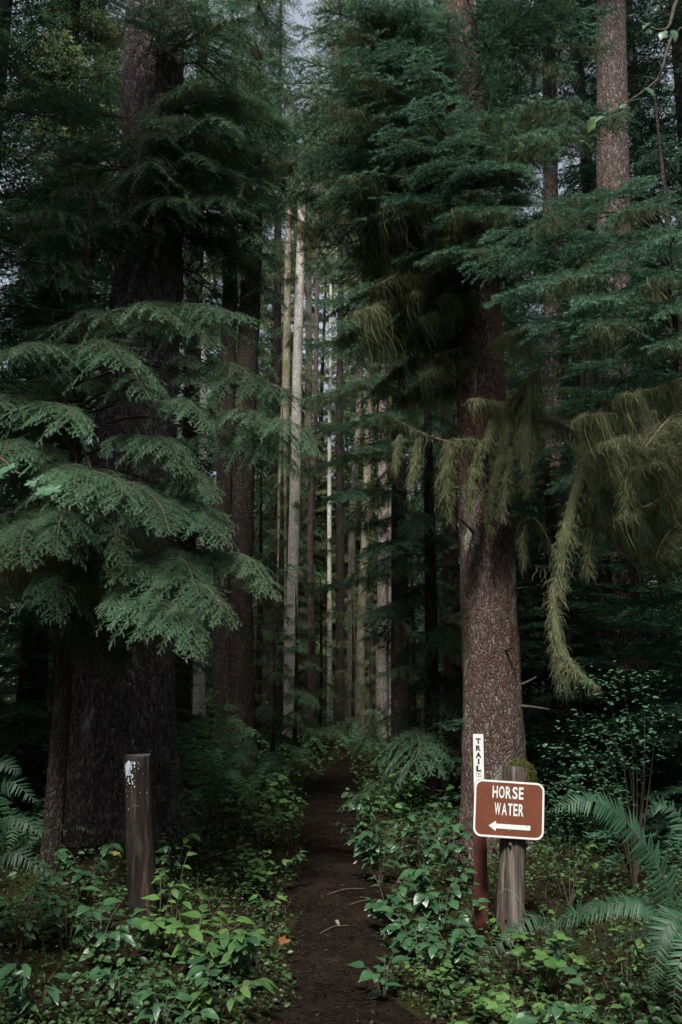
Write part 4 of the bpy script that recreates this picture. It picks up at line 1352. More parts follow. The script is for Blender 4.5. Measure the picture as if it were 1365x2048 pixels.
def lobed_leaf(name, mat, lobes=5, deep=0.45, n=61, serr=0.08):
    """Palmate leaf, stalk at the origin, growing along +X, about 1 long and 1 wide."""
    mb = MB()
    th = np.linspace(-2.55, 2.55, n)
    r = 0.40 * (1 - deep + deep * np.abs(np.cos(th * lobes / 5.1 * math.pi / 2 * 1.18)) ** 0.8) + 0.22 * np.exp(-(th / 0.35) ** 2) + 0.08 * np.exp(-((np.abs(th) - 1.05) / 0.3) ** 2)
    r *= 1 + serr * np.where(np.arange(n) % 2 == 0, 1, -1)
    c = np.array([0.36, 0, 0])
    v = [c + [0, 0, 0.03]]
    for a, rr in zip(th, r):
        v.append(c + [rr * math.cos(a), rr * math.sin(a), -0.10 * rr + 0.05 * math.cos(a * 5)])
    v.append(np.array([0.0, 0, 0.0]))
    t = [(0, k, k + 1) for k in range(1, n)] + [(0, n, n + 1), (0, n + 1, 1)]
    mb.add(v, tris=t)
    return mb.mesh(name, [mat], smooth=True)


LF_SALAL = [leaf_mesh('leaf', M_SALAL, 1, 0.58, fold=0.16, bend=b, wave=0.012) for b in (0.08, 0.18, 0.30)]
LF_LIGHT = [leaf_mesh('leaf', M_LIGHTLEAF, 1, 0.50, fold=0.14, bend=b, wave=0.015) for b in (0.10, 0.22, 0.34)]
LF_LONG = [leaf_mesh('leaf', M_SALAL, 1, 0.36, fold=0.2, bend=b, serr=0.12) for b in (0.12, 0.25)]
LF_LOBE = [lobed_leaf('leaf', M_LIGHTLEAF, 5, 0.45), lobed_leaf('leaf', M_LIGHTLEAF, 3, 0.35)]
LF_MAPLE = [lobed_leaf('leaf', foliage_mat('maple_leaf', (0.03, 0.07, 0.04), (0.05, 0.12, 0.065), (0.085, 0.18, 0.10), rough=.4, leaf_noise=30), 7, 0.62, serr=.10)]
LF_HUCK = [leaf_mesh('leaf', foliage_mat('huckleberry_leaf', (0.020, 0.06, 0.03), (0.045, 0.12, 0.06), (0.08, 0.18, 0.095), rough=.4, spec=.4), 1, 0.55, fold=.1, bend=.1, n=5)]
LF_ALDER = [leaf_mesh('leaf', foliage_mat('alder_leaf', (0.03, 0.075, 0.045), (0.05, 0.12, 0.07), (0.09, 0.17, 0.10), rough=.4), 1, 0.55, fold=.15, bend=.2, serr=.1, n=9)]


def place_leaf(parent, lst, p, d, size, up=(0, 0, 1), g=None, wid=1.0):
    me = lst[RND.randrange(len(lst))]
    return part('leaf', me, parent, frame(d, up, np.asarray(p) - np.array(parent.location), size, size * wid, size))


def leafy_plant(name, label, base, stems, height, spread, leaf_lists, leaf_size, per_stem, seed, cat='plant', group=None, face=0.25, lean=(0, 0)):
    """Arching stems (parts) carrying single leaves (parts)."""
    g = random.Random(seed)
    root = thing(name, label, cat, base, group)
    base = np.asarray(base, float)
    for s in range(stems):
        an = g.uniform(0, 6.283)
        rr = spread * g.uniform(0.25, 1.0)
        hh = height * g.uniform(0.55, 1.05)
        end = base + [math.cos(an) * rr + lean[0], math.sin(an) * rr + lean[1], hh]
        mid = base + [math.cos(an) * rr * 0.4 + lean[0] * .4, math.sin(an) * rr * 0.4 + lean[1] * .4, hh * 0.7]
        pp = spline([base + [g.uniform(-.02, .02), g.uniform(-.02, .02), -0.02], mid, end], 9)
        mb = MB()
        add_tube(mb, pp - base, np.linspace(0.0035, 0.0014, 9), sides=5)
        part('stem', mb.mesh('stem', [M_TWIG]), root)
        lst = leaf_lists[g.randrange(len(leaf_lists))]
        n = max(3, int(per_stem * g.uniform(.7, 1.3)))
        for k in range(n):
            u = 0.30 + 0.70 * (k + 0.5) / n
            p = pp[min(int(u * 8), 8)] + np.array([g.uniform(-.01, .01) for _ in range(3)])
            a2 = an + (1 if k % 2 else -1) * g.uniform(0.5, 1.5) if k < n - 1 else an
            dz = g.uniform(-0.45, 0.35)
            d = (math.cos(a2), math.sin(a2), dz)
            up = (g.uniform(-.3, .3), g.uniform(-.3, .3) - face, 1)
            place_leaf(root, lst, p, d, leaf_size * g.uniform(0.6, 1.2), up)
    return root


# ------------------------------------------------------------------ ferns
def leaflet_mesh():
    mb = MB()
    u = np.array([0, .12, .4, .7, 1.0])
    w = np.array([.05, .082, .072, .048, 0.0])
    v = []
    for a, b in zip(u, w):
        v += [(a, -b, -0.06 * a * a), (a, 0, 0.02 - 0.06 * a * a), (a, b, -0.06 * a * a)]
    q = [(k * 3 + j, k * 3 + 3 + j, k * 3 + 4 + j, k * 3 + 1 + j) for k in range(4) for j in range(2)]
    mb.add(v, quads=q)
    return mb.mesh('leaflet', [M_FERN], smooth=True)


LEAFLET = leaflet_mesh()
LV = np.array([v.co[:] for v in LEAFLET.vertices])
LQ = np.array([p.vertices[:] for p in LEAFLET.polygons])


M_FERN_LIT = foliage_mat('lit_fern_leaf', (0.026, 0.07, 0.034), (0.06, 0.15, 0.07), (0.10, 0.22, 0.10), rough=0.5, spec=0.2, trans=0.25)  # fern green raised to offset the shade the ferns stand in


def frond(root, pts, lmax, upref=(0, -0.5, 1), n=40, single=False, seed=0, stalk=0.14, mt=None):
    """A fern frond (part): curved midrib with leaflets down both sides; on near fronds each leaflet is its own sub-part."""
    g = np.random.default_rng(seed)
    base = np.array(root.location)
    pp = spline([np.asarray(p, float) for p in pts], 60) - base
    tan = norm(np.gradient(pp, axis=0))
    mb = MB()
    add_tube(mb, pp[::3], np.linspace(0.0045, 0.0012, 20), sides=5, mat=1)
    todo = []
    up = np.asarray(upref, float)
    for k in range(n):
        t = stalk + (1 - stalk) * (k + 0.5) / n
        i = min(int(t * 59), 59)
        sd = norm(np.cross(up, tan[i]))
        z = np.cross(tan[i], sd)
        tt = (t - stalk) / (1 - stalk)
        ln = lmax * min(1.0, 0.72 + 1.5 * tt) * (1 - tt ** 2.2) ** 0.8 + 0.008
        for s in (-1, 1):
            if g.random() < 0.04:
                continue
            d = sd * s * 0.95 + tan[i] * g.normal(0, .04) + tan[i] * (0.22 + 0.25 * tt) + z * g.normal(-0.10, 0.10) + np.array([0, 0, -0.12])
            todo.append((pp[i] + tan[i] * 0.004 * s, norm(d), ln * g.uniform(.78, 1.08), norm(z + sd * g.normal(0, .14) + tan[i] * g.normal(0, .1))))
    if not single:
        for p, d, ln, z in todo:
            y = norm(np.cross(z, d))
            z2 = np.cross(d, y)
            W = (LV[:, :1] * d + LV[:, 1:2] * y * 1.15 + LV[:, 2:3] * z2) * ln + p
            mb.add(W, quads=LQ, mat=0, var=float(np.clip(g.normal(.5, .15), 0, 1)))
        return part('frond', mb.mesh('frond', [mt or M_FERN, M_TWIG]), root)
    o = part('frond', mb.mesh('frond', [M_FERN, M_TWIG]), root)
    for p, d, ln, z in todo:
        part('leaflet', LEAFLET, o, frame(d, z, p, ln, ln, ln))
    return o


def fern(label, base, n, length, lmax, seed, az=None, hgt=0.6, group=None, npin=30):
    g = random.Random(seed)
    base = np.asarray(base, float)
    root = thing('sword_fern', label, 'fern', base, group)
    for k in range(n):
        an = (2 * PI * k / n + g.uniform(-.3, .3)) if az is None else az[0] + az[1] * (2 * (k + .5) / n - 1) + g.uniform(-.15, .15)
        L = length * g.uniform(.75, 1.1)
        c, s = math.cos(an), math.sin(an)
        h = hgt * g.uniform(.6, 1.15) * L
        pts = [base, base + [c * L * .22, s * L * .22, h * .75], base + [c * L * .55, s * L * .55, h], base + [c * L * .92, s * L * .92, h * g.uniform(.35, .75)]]
        frond(root, pts, lmax * g.uniform(.8, 1.1), upref=(c * .2, s * .2 - .1, 1), n=npin, seed=seed * 10 + k, mt=M_FERN_LIT)
    return root


# the big fern at the lower right, each leaflet on its own
fb = P(1392, 1985, 4.55)
fb[2] = float(ground_h(fb[0], fb[1])) + 0.02
big = thing('sword_fern', 'big sword fern at the lower right with one long arching frond beside the sign', 'fern', fb)
frond(big, [fb, P(1345, 1800, 4.5), P(1272, 1668, 4.45), P(1190, 1603, 4.4), P(1094, 1622, 4.4)], 0.135, (0.2, -0.75, 0.7), 60, True, 1)
frond(big, [fb, P(1340, 1850, 4.5), P(1260, 1805, 4.5), P(1150, 1828, 4.6), P(1060, 1865, 4.7)], 0.10, (0.1, -0.6, 0.9), 56, True, 2)
frond(big, [fb, P(1385, 1850, 4.4), P(1350, 1838, 4.3), P(1318, 1890, 4.25), P(1304, 2000, 4.2)], 0.11, (-0.5, -0.9, 0.5), 48, True, 3)
frond(big, [fb, P(1400, 1780, 4.8), P(1370, 1650, 4.9), P(1320, 1610, 4.95), P(1280, 1640, 5.0)], 0.10, (0.1, -0.6, 0.8), 34, False, 4)
frond(big, [fb, P(1420, 1900, 4.4), P(1390, 1870, 4.2), P(1358, 1930, 4.1), P(1345, 2040, 4.05)], 0.10, (-0.4, -0.9, 0.5), 34, False, 5)
frond(big, [fb, P(1370, 1900, 4.7), P(1300, 1860, 4.9), P(1220, 1880, 5.0), P(1160, 1920, 5.0)], 0.08, (0.1, -0.6, 0.9), 34, False, 6)

f2 = on_ground(1.30, 5.5)
low = thing('sword_fern', 'low fern frond crossing below the sign post', 'fern', f2 + np.array([0, 0, 0.03]))
frond(low, [f2, P(1085, 1836, 5.35), P(1010, 1880, 5.2), P(930, 1955, 5.0)], 0.075, (0, -0.6, 0.9), 36, True, 11)
frond(low, [f2, P(1150, 1830, 5.4), P(1210, 1815, 5.3), P(1285, 1836, 5.2)], 0.085, (0, -0.6, 0.9), 30, False, 12)
frond(low, [f2, P(1110, 1880, 5.2), P(1110, 1940, 5.0)], 0.07, (0, -0.7, 0.6), 24, False, 13)

# ferns left of the trail, in front of the twin stems
fl = on_ground(P(415, 1560, 10.2)[0], 10.2)
lf = thing('sword_fern', 'sword fern on the left bank beyond the short post, fronds spreading right', 'fern', fl)
for k, (mx, my, tx, ty_, d) in enumerate([(470, 1500, 548, 1525, 9.7), (460, 1480, 520, 1500, 9.8), (450, 1450, 500, 1460, 9.9), (440, 1430, 480, 1420, 10), (420, 1420, 440, 1380, 10.1),
                                           (455, 1520, 520, 1535, 9.5), (430, 1500, 440, 1560, 9.4), (405, 1470, 400, 1420, 10), (380, 1480, 365, 1440, 10), (450, 1545, 500, 1575, 9.4), (470, 1470, 530, 1475, 10.2)]):
    frond(lf, [fl, P(mx, my, d), P(tx, ty_, d - .15)], 0.13, (0, -0.6, .8), 30, False, 20 + k, mt=M_FERN_LIT)
# fern at the left edge
fe = on_ground(P(-60, 1800, 5.0)[0], 5.1)
le = thing('sword_fern', 'dark fern leaning in at the left edge', 'fern', fe)
for k, (mx, my, tx, ty_, d) in enumerate([(0, 1590, 80, 1605, 4.9), (-20, 1560, 45, 1545, 5.0), (0, 1660, 95, 1665, 4.8), (0, 1720, 110, 1750, 4.6)]):
    frond(le, [fe, P(mx, my, d), P(tx, ty_, d - .1)], 0.10, (0.1, -0.6, .8), 32, k == 0, 40 + k)

FERNS = [(735, 19.0, 'small fern standing at the far end of the trail'), (700, 21.5, 'little fern left of the one at the trail end'), (800, 15.0, 'fern on the right bank below the paired grey trunks'),
         (770, 17.5, 'fern between the trail bend and the grey trunks'), (605, 17.0, 'fern in the dim clearing left of the trail bend'), (640, 22.0, 'pale fern deep on the left side of the trail end'),
         (830, 13.0, 'fern under the drooping mossy hemlock'), (560, 13.0, 'low fern at the foot of the twin stems'), (860, 16.0, 'fern in the shade right of the trail bend'),
         (500, 11.8, 'fern half hidden behind the spreading left bank fern'), (1180, 9.5, 'dim fern in the gloom right of the sign'), (60, 8.2, 'black-shaded fern at far left below the hemlock')]
for k, (px, d, lab) in enumerate(FERNS):
    fern(lab, on_ground(P(px, 1450, d)[0], d), 9, 0.75 if d < 18 else 0.9, 0.11, 60 + k, hgt=.75, npin=22)

# ------------------------------------------------------------------ leafy plants
def at_ground(px, d):
    return on_ground(P(px, 1600, d)[0], d)


# bright-leaved plants in front of the left post
LP = [(330, 5.5, 7, .42, .28, [LF_LIGHT], .105, 7, 'pale green leafy plant right at the foot of the short post'),
      (400, 5.2, 9, .38, .32, [LF_LIGHT, LF_LIGHT, LF_LOBE], .11, 7, 'brightest leafy plant right of the short post'),
      (470, 5.1, 8, .34, .28, [LF_SALAL, LF_LIGHT], .10, 7, 'mixed glossy and pale plant nearest the trail on the left'),
      (440, 4.75, 7, .28, .26, [LF_SALAL, LF_LIGHT], .10, 6, 'low dark glossy plant in front of the pale ones'),
      (360, 6.05, 3, .46, .16, [LF_LIGHT], .085, 5, 'tall thin plant beside the right side of the short post'),
      (210, 5.3, 9, .40, .32, [LF_SALAL, LF_LONG], .10, 7, 'blue-sheened glossy plant left of the short post'),
      (145, 5.60, 5, .40, .28, [LF_SALAL, LF_LONG], .09, 7, 'dark glossy plant between the left fern and the post'),
      (260, 4.75, 4, .24, .24, [LF_LONG, LF_SALAL], .10, 6, 'low shaded plant below the short post'),
      (520, 5.6, 4, .16, .18, [LF_LIGHT], .07, 6, 'small plant on the left trail edge'),
      (100, 4.6, 5, .34, .28, [LF_LONG], .13, 6, 'dark long-leaved plant in the lower left corner'),
      (540, 6.6, 4, .2, .2, [LF_LIGHT, LF_SALAL], .07, 6, 'small leafy clump left of the trail level with the posts'),
      (470, 8.2, 5, .34, .28, [LF_LIGHT, LF_LOBE], .08, 7, 'leafy plant on the bank below the spreading fern'),
      (385, 8.8, 5, .9, .35, [LF_LIGHT], .07, 12, 'upright leafy shrub growing out behind the left bank fern'),
      (440, 10.8, 6, 1.5, .45, [LF_LIGHT], .06, 14, 'leafy shrub above the spreading fern'),
      # right of the trail
      (835, 6.9, 7, .54, .40, [LF_SALAL], .10, 11, 'tall glossy salal right of the trail, left of the sign'),
      (775, 6.3, 7, .36, .28, [LF_SALAL], .095, 9, 'glossy salal on the right trail edge'),
      (880, 6.1, 8, .46, .30, [LF_SALAL], .10, 10, 'glossy salal against the foot of the trail marker'),
      (760, 7.8, 7, .50, .32, [LF_SALAL], .11, 8, 'salal behind the trail edge plants on the right'),
      (840, 8.4, 8, .60, .36, [LF_SALAL], .11, 9, 'salal at the foot of the brown trunk'),
      (765, 5.05, 4, .22, .16, [LF_SALAL], .095, 5, 'lone low salal sprig leaning over the right trail edge'),
      (860, 5.2, 6, .20, .28, [LF_LIGHT, LF_LOBE], .055, 9, 'small-leaved green plant below the salal'),
      (940, 4.75, 5, .20, .22, [LF_LIGHT, LF_LOBE], .06, 8, 'low bright weed in front of the sign post'),
      (1075, 5.1, 6, .34, .26, [LF_LOBE], .10, 6, 'lobed-leaf plant right of the sign post foot'),
      (1100, 5.75, 4, .36, .2, [LF_LIGHT], .05, 10, 'small-leaved sprig behind the sign post foot'),
      (960, 4.35, 3, .16, .14, [LF_SALAL, LF_LIGHT], .10, 5, 'bright glossy sprig at the bottom edge right of the trail'),
      (1180, 4.6, 5, .26, .26, [LF_SALAL, LF_LIGHT], .08, 7, 'dim leafy plant under the big fern'),
      (1240, 5.4, 5, .4, .28, [LF_LIGHT], .06, 9, 'dim small-leaved plant behind the arching frond'),
      (905, 7.4, 7, .6, .28, [LF_SALAL], .11, 8, 'salal between the trail marker and the brown trunk'),
      (720, 10.5, 7, .42, .34, [LF_SALAL], .10, 8, 'salal clump right of the trail further back'),
      (790, 11.5, 6, .5, .36, [LF_SALAL, LF_LIGHT], .075, 8, 'dim leafy clump below the drooping hemlock'),
      (560, 7.6, 6, .30, .30, [LF_LIGHT, LF_SALAL], .075, 8, 'leafy clump on the left bank just past the posts'),
      (500, 7.2, 7, .40, .30, [LF_LIGHT, LF_LOBE], .085, 8, 'lobed leafy clump between the short post and the trail'),
      (550, 9.4, 6, .34, .32, [LF_LIGHT], .075, 9, 'small-leaved clump narrowing the trail from the left'),
      (520, 9.6, 7, .50, .34, [LF_LIGHT, LF_SALAL], .08, 9, 'leafy clump below the twin stems'),
      (350, 7.4, 6, .45, .30, [LF_SALAL, LF_LIGHT], .09, 8, 'dim glossy clump at the foot of the massive trunk'),
      (180, 6.6, 7, .42, .34, [LF_SALAL], .095, 8, 'dark salal in the gloom left of the post'),
      (60, 5.6, 6, .45, .30, [LF_SALAL, LF_LONG], .10, 8, 'dark salal at the left edge below the fern'),
      (340, 4.5, 6, .24, .26, [LF_LONG, LF_SALAL], .09, 7, 'dark low plant at the bottom left'),
      (720, 8.9, 6, .34, .26, [LF_SALAL], .09, 8, 'salal narrowing the trail from the right'),
      (765, 12.6, 7, .45, .40, [LF_LIGHT, LF_SALAL], .085, 9, 'leafy clump right of the far trail'),
      (555, 11.8, 7, .40, .36, [LF_LIGHT], .08, 9, 'pale leafy clump left of the far trail'),
      (900, 5.5, 7, .34, .30, [LF_SALAL], .10, 8, 'low salal in front of the trail marker'),
      (830, 5.75, 6, .30, .26, [LF_SALAL], .09, 9, 'glossy salal bulging over the right trail edge'),
      (1130, 6.6, 6, .55, .32, [LF_LIGHT], .06, 10, 'leafy shrub behind the sign on its right'),
      (1020, 4.6, 6, .22, .26, [LF_LIGHT, LF_LOBE], .07, 8, 'small weeds below the low fern frond'),
      (1090, 4.3, 6, .26, .26, [LF_SALAL, LF_LIGHT], .08, 8, 'dim leafy weeds at the bottom edge under the fern'),
      (995, 6.05, 4, .26, .16, [LF_LIGHT], .05, 9, 'tiny-leaved sprig at the left side of the sign post base')]
for k, (px, d, ns, h, sp, ll, sz, per, lab) in enumerate(LP):
    nm = 'salal_shrub' if ll == [LF_SALAL] else 'leafy_plant'
    leafy_plant(nm, lab, at_ground(px, d), ns, h, sp, ll, sz, per, 300 + k)

# huckleberry shrub right of the sign
hk = at_ground(1260, 6.9)
huck = thing('huckleberry_shrub', 'fine-leaved huckleberry shrub in the dark right of the sign', 'shrub', hk)
g = random.Random(91)
HT = [(1190, 1350), (1230, 1325), (1280, 1335), (1310, 1400), (1160, 1420), (1120, 1480), (1095, 1560), (1140, 1540), (1200, 1440), (1250, 1420), (1180, 1500), (1230, 1490), (1280, 1460), (1110, 1600), (1160, 1585), (1215, 1560)]
for k, (tx, ty_) in enumerate(HT):
    tip = P(tx, ty_, 6.5 + g.uniform(-.25, .3))
    pp = spline([hk, hk * .45 + tip * .55 + np.array([0.08, 0.05, 0.22]), tip], 16)
    mb = MB()
    add_tube(mb, pp - hk, np.linspace(0.006, 0.0012, 16), sides=5)
    part('branch', mb.mesh('branch', [M_TWIG]), huck)
    for q in range(18):
        i = g.randrange(7, 16)
        p = pp[i] + np.array([g.uniform(-.09, .09), g.uniform(-.07, .05), g.uniform(-.07, .07)]) * (0.3 + 0.7 * g.random())
        an = g.uniform(0, 6.283)
        place_leaf(huck, LF_HUCK, p, (math.cos(an), math.sin(an), g.uniform(-.4, .3)), g.uniform(.034, .050), (g.uniform(-.4, .4), g.uniform(-.7, 0), 1))

gq = np.random.default_rng(92)
mb = MB()
for k, (tx, ty_) in enumerate(HT):
    for q in range(52):
        c = P(tx + gq.normal(0, 30), ty_ + abs(gq.normal(0, 34)) + 6, 6.5 + gq.normal(0, .14)) - hk
        an = gq.random() * 6.283
        d = norm(np.array([math.cos(an), math.sin(an), gq.normal(-.1, .3)]))
        up = norm(np.array([gq.normal(0, .4), gq.normal(-.4, .3), 1.0]))
        sd = norm(np.cross(up, d))
        s = gq.uniform(.022, .042)
        mb.add([c, c + d * s * .4 + sd * s * .27, c + d * s, c + d * s * .4 - sd * s * .27], quads=[(0, 1, 2, 3)], var=float(np.clip(gq.normal(.5, .2), 0, 1)))
part('foliage', mb.mesh('foliage', [LF_HUCK[0].materials[0]]), huck)['kind'] = 'stuff'

# maple twig coming in at the left
vb = on_ground(-3.0, 5.0)
vm = thing('vine_maple', 'vine maple twig with broad lobed leaves reaching in at the left edge', 'shrub', vb)
mb = MB()
tw_p = spline([vb, vb + [0.0, 0.1, 2.0], P(-60, 930, 5.0), P(40, 948, 4.9), P(90, 975, 4.9)], 30)
add_tube(mb, tw_p - vb, np.linspace(0.022, 0.002, 30), sides=6)
part('stem', mb.mesh('stem', [M_TWIG], smooth=True), vm)
for (ax_, ay, bx, by, s) in ((40, 950, 65, 928, .11), (10, 940, -20, 960, .12), (60, 958, 70, 975, .10), (80, 972, 100, 990, .13), (95, 975, 135, 985, .11), (70, 960, 110, 940, .08), (0, 940, 40, 930, .13)):
    a, b = P(ax_, ay, 4.9), P(bx, by, 4.82)
    place_leaf(vm, LF_MAPLE, a, b - a, s, (0, -0.75, 0.7))

# broad leaves hanging in at the top right
ab = on_ground(3.4, 4.4)
al = thing('alder_sapling', 'broad-leaved twig with one bright green leaf at the top right', 'shrub', ab)
for pts, lv in (([ab, ab + [0.1, 0, 4.0], P(1420, 60, 4.5), P(1310, 165, 4.4), P(1200, 240, 4.3)],
                 [(1215, 232, 1178, 238, .085), (1225, 225, 1262, 205, .09), (1260, 205, 1290, 190, .08), (1215, 215, 1210, 205, .07), (1290, 175, 1318, 190, .08), (1310, 160, 1290, 145, .07), (1250, 208, 1235, 222, .06)]),
                ([ab + [0.1, 0, 4.0], P(1430, 0, 4.4), P(1330, 60, 4.3), P(1260, 30, 4.3)],
                 [(1280, 30, 1240, 22, .07), (1300, 45, 1270, 60, .07), (1330, 60, 1310, 95, .08), (1345, 60, 1365, 100, .08), (1250, 30, 1215, 12, .07), (1290, 35, 1300, 5, .08)])):
    mb = MB()
    add_tube(mb, spline(pts, 24) - ab, np.linspace(0.02, 0.002, 24), sides=6)
    part('stem', mb.mesh('stem', [M_TWIG], smooth=True), al)
    for (ax_, ay, bx, by, s) in lv:
        a, b = P(ax_, ay, 4.3), P(bx, by, 4.25)
        place_leaf(al, LF_ALDER, a, b - a, s, (0, -0.6, 0.8))
a = P(1192, 232, 4.3)
place_leaf(al, LF_LIGHT, a, P(1176, 272, 4.3) - a, .105, (0.2, -0.9, 0.3))

# ------------------------------------------------------------------ posts and signs
def log_post(name, label, cat, pb, pt, r0, r1, mat, topmat, seed, rings=30, sides=36):
    base = np.array([pb[0], pb[1], float(ground_h(pb[0], pb[1]))])
    root = thing(name, label, cat, base)
    pth = np.array([np.asarray(pb) * (1 - t) + np.asarray(pt) * t for t in np.linspace(0, 1, rings)])
    vs = []
    for i in range(rings):
        t = i / (rings - 1)
        r = r0 * (1 - t) + r1 * t
        if i == rings - 1:
            r *= 0.965
        for k in range(sides):
            an = 2 * PI * k / sides
            n = mnoise.noise((math.cos(an) * 2.2 + seed, math.sin(an) * 2.2, t * 0.9)) * .05 + mnoise.noise((math.cos(an) * 9 + seed, math.sin(an) * 9, t * 1.6)) * .035
            # drying cracks run up the log
            cr = -0.07 * math.exp(-((((an - 4.4 - 0.15 * math.sin(3 * t + seed)) + PI) % (2 * PI) - PI) / .07) ** 2) * min(1, 1.3 - t) - 0.05 * math.exp(-((((an - 5.3 + 0.1 * t) + PI) % (2 * PI) - PI) / .06) ** 2)
            vs.append(pth[i] + np.array([math.cos(an), math.sin(an), 0]) * r * (1 + n + cr) + (np.array([0, 0, 0.004 * math.sin(an * 2)]) if i == rings - 1 else 0))
    v = np.array(vs) - base
    i, k = np.meshgrid(np.arange(rings - 1), np.arange(sides), indexing='ij')
    k2 = (k + 1) % sides
    mb = MB()
    mb.add(v, quads=np.stack([i * sides + k, i * sides + k2, (i + 1) * sides + k2, (i + 1) * sides + k], -1).reshape(-1, 4))
    part('shaft', mb.mesh('shaft', [mat], smooth=True), root)
    mb = MB()
    ring = v[-sides:]
    c = ring.mean(0)
    inner = c + (ring - c) * 0.5 + [0, 0, .003]
    mb.add(np.vstack([ring, inner, (c + [0, 0, .004])[None]]), quads=[(j, (j + 1) % sides, sides + (j + 1) % sides, sides + j) for j in range(sides)],
           tris=[(2 * sides, sides + j, sides + (j + 1) % sides) for j in range(sides)])
    part('sawn_top', mb.mesh('sawn_top', [topmat], smooth=True), root)
    return root


M_POST_L = noise_mat('weathered_post', [(0.38, (0.004, 0.0035, 0.003)), (0.54, (0.014, 0.010, 0.008)), (0.70, (0.070, 0.048, 0.038))], scale=34, stretch=(1, 1, 0.06), bump=0.010,
                     second=((0.035, 0.036, 0.026), 5, 0.50, 0.66, (1, 1, .5)))
M_POST_LT = noise_mat('sawn_end', [(0.3, (0.018, 0.017, 0.016)), (0.7, (0.06, 0.058, 0.056))], scale=30, bump=0.003)
M_POST_R = noise_mat('grey_post', [(0.36, (0.012, 0.009, 0.008)), (0.5, (0.056, 0.046, 0.040)), (0.66, (0.145, 0.132, 0.117))], scale=34, stretch=(1, 1, 0.05), bump=0.008,
                     second=((0.10, 0.058, 0.042), 4, 0.50, 0.68, (1, 1, .3)))
M_PAINT = noise_mat('chipped_white_paint', [(0.3, (0.22, 0.26, 0.31)), (0.7, (0.50, 0.56, 0.63))], scale=40, bump=0.001, rough=.5)
DP = 6.1
pb = P(289, 1838, DP)
lpost = log_post('wooden_post', 'short dark wooden post with a sawn top and chipped white paint, left of the trail', 'post', pb - [0, 0, .1], P(274.5, 1510, DP), 0.094, 0.089, M_POST_L, M_POST_LT, 3.3)
# flakes of old white paint near its top
g2 = np.random.default_rng(4)
bse = np.array(lpost.location)
axp = lambda t: (pb * (1 - t) + P(274.5, 1510, DP) * t)
mb = MB()
for k in range(178):
    t = 0.965 - abs(g2.normal(0, .06))
    an = -1.95 + g2.normal(0, .17) + 0.25 * math.sin(t * 40) * .4
    if k > 150:
        t = 0.60 + 0.36 * g2.random() ** .6
        an = -2.0 + g2.normal(0, .25) + (0.7 if k % 5 == 0 else 0)
    c = axp(t)
    r = 0.094 * 1.03
    w, h = (g2.uniform(.0015, .0055), g2.uniform(.002, .013)) if k < 150 else (g2.uniform(.001, .003), g2.uniform(.0015, .008))
    pl = []
    for q in range(7):
        qa = 2 * PI * q / 7
        aa = an + math.cos(qa) * w / r * g2.uniform(.6, 1.2)
        pl.append(c + np.array([math.cos(aa) * r, math.sin(aa) * r, math.sin(qa) * h * g2.uniform(.6, 1.2)]) - bse)
    pl = np.array(pl)
    mb.add(np.vstack([pl, (pl.mean(0) + np.array([math.cos(an), math.sin(an), 0]) * .0006)[None]]), tris=[(7, j, (j + 1) % 7) for j in range(7)])
po = part('paint_flakes', mb.mesh('paint_flakes', [M_PAINT]), lpost)
po['kind'] = 'stuff'

M_CAP = foliage_mat('post_moss', (0.03, 0.034, 0.010), (0.085, 0.09, 0.028), (0.19, 0.19, 0.07), rough=0.95, spec=0.03, trans=0.15)
rb = P(1019, 1842, DP)
rt = P(1031, 1532, DP + .02)
rpost = log_post('sign_post', 'round grey log post carrying the horse water sign, mossy on top', 'post', rb - [0, 0, .1], rt, 0.088, 0.078, M_POST_R, M_POST_LT, 7.1)
# moss cap on its top
mb = MB()
gz = np.random.default_rng(8)
bse = np.array(rpost.location)
c0 = np.asarray(rt) - bse
moss_lump(mb, [c0 + [-0.03, .02, .0], c0 + [0.02, -.01, .02], c0 + [0.075, -.01, .0], c0 + [.088, -.02, -.07]], [0.02, 0.035, 0.035, 0.02], gz, nf=1300, fl=.045, w=.0014)
moss_lump(mb, [c0 + [0.02, .04, .0], c0 + [0.08, .02, -.02], c0 + [0.085, .0, -.11]], [0.03, 0.03, 0.012], gz, nf=700, fl=.045, w=.0014)
part('moss_cap', mb.mesh('moss_cap', [M_CAP]), rpost)
M_SCREW = noise_mat('dark_steel', [(0.3, (0.05, 0.045, 0.04)), (0.7, (0.16, 0.15, 0.14))], scale=60, rough=.5, spec=.5)
mb = MB()
cb = P(1021, 1688, DP - 0.088) - bse
add_tube(mb, [cb + [0, .01, 0], cb + [0, -.006, 0]], [.009, .008], sides=10)
part('bolt', mb.mesh('bolt', [M_SCREW]), rpost)

# --- the sign plate
def paint_mat(name, c, rough, var=0.12, dirt=(0.1, 0.07, 0.05), spec=.4):
    lo = tuple(x * (1 - var) for x in c)
    hi = tuple(min(1, x * (1 + var)) for x in c)
    return noise_mat(name, [(0.25, lo), (0.75, hi)], scale=9, rough=rough, bump=0.0004, spec=spec, second=(dirt, 26, 0.58, 0.74, (1, 1, .5)))


M_BROWN = paint_mat('brown_sign_paint', (0.112, 0.033, 0.016), .55, .24, (0.13, 0.05, 0.03))
M_WHITE = paint_mat('white_sign_paint', (0.52, 0.55, 0.56), .5, .09, (0.5, 0.48, 0.45))
M_BLACKINK = noise_mat('dark_ink', [(0.3, (0.018, 0.012, 0.016)), (0.7, (0.04, 0.028, 0.034))], scale=20, bump=0)
M_MARKER = noise_mat('red_brown_marker', [(0.3, (0.032, 0.011, 0.009)), (0.7, (0.072, 0.025, 0.019))], scale=12, bump=.001, rough=.6, second=((0.05, 0.045, 0.02), 5, .58, .7, (1, 1, 1)))


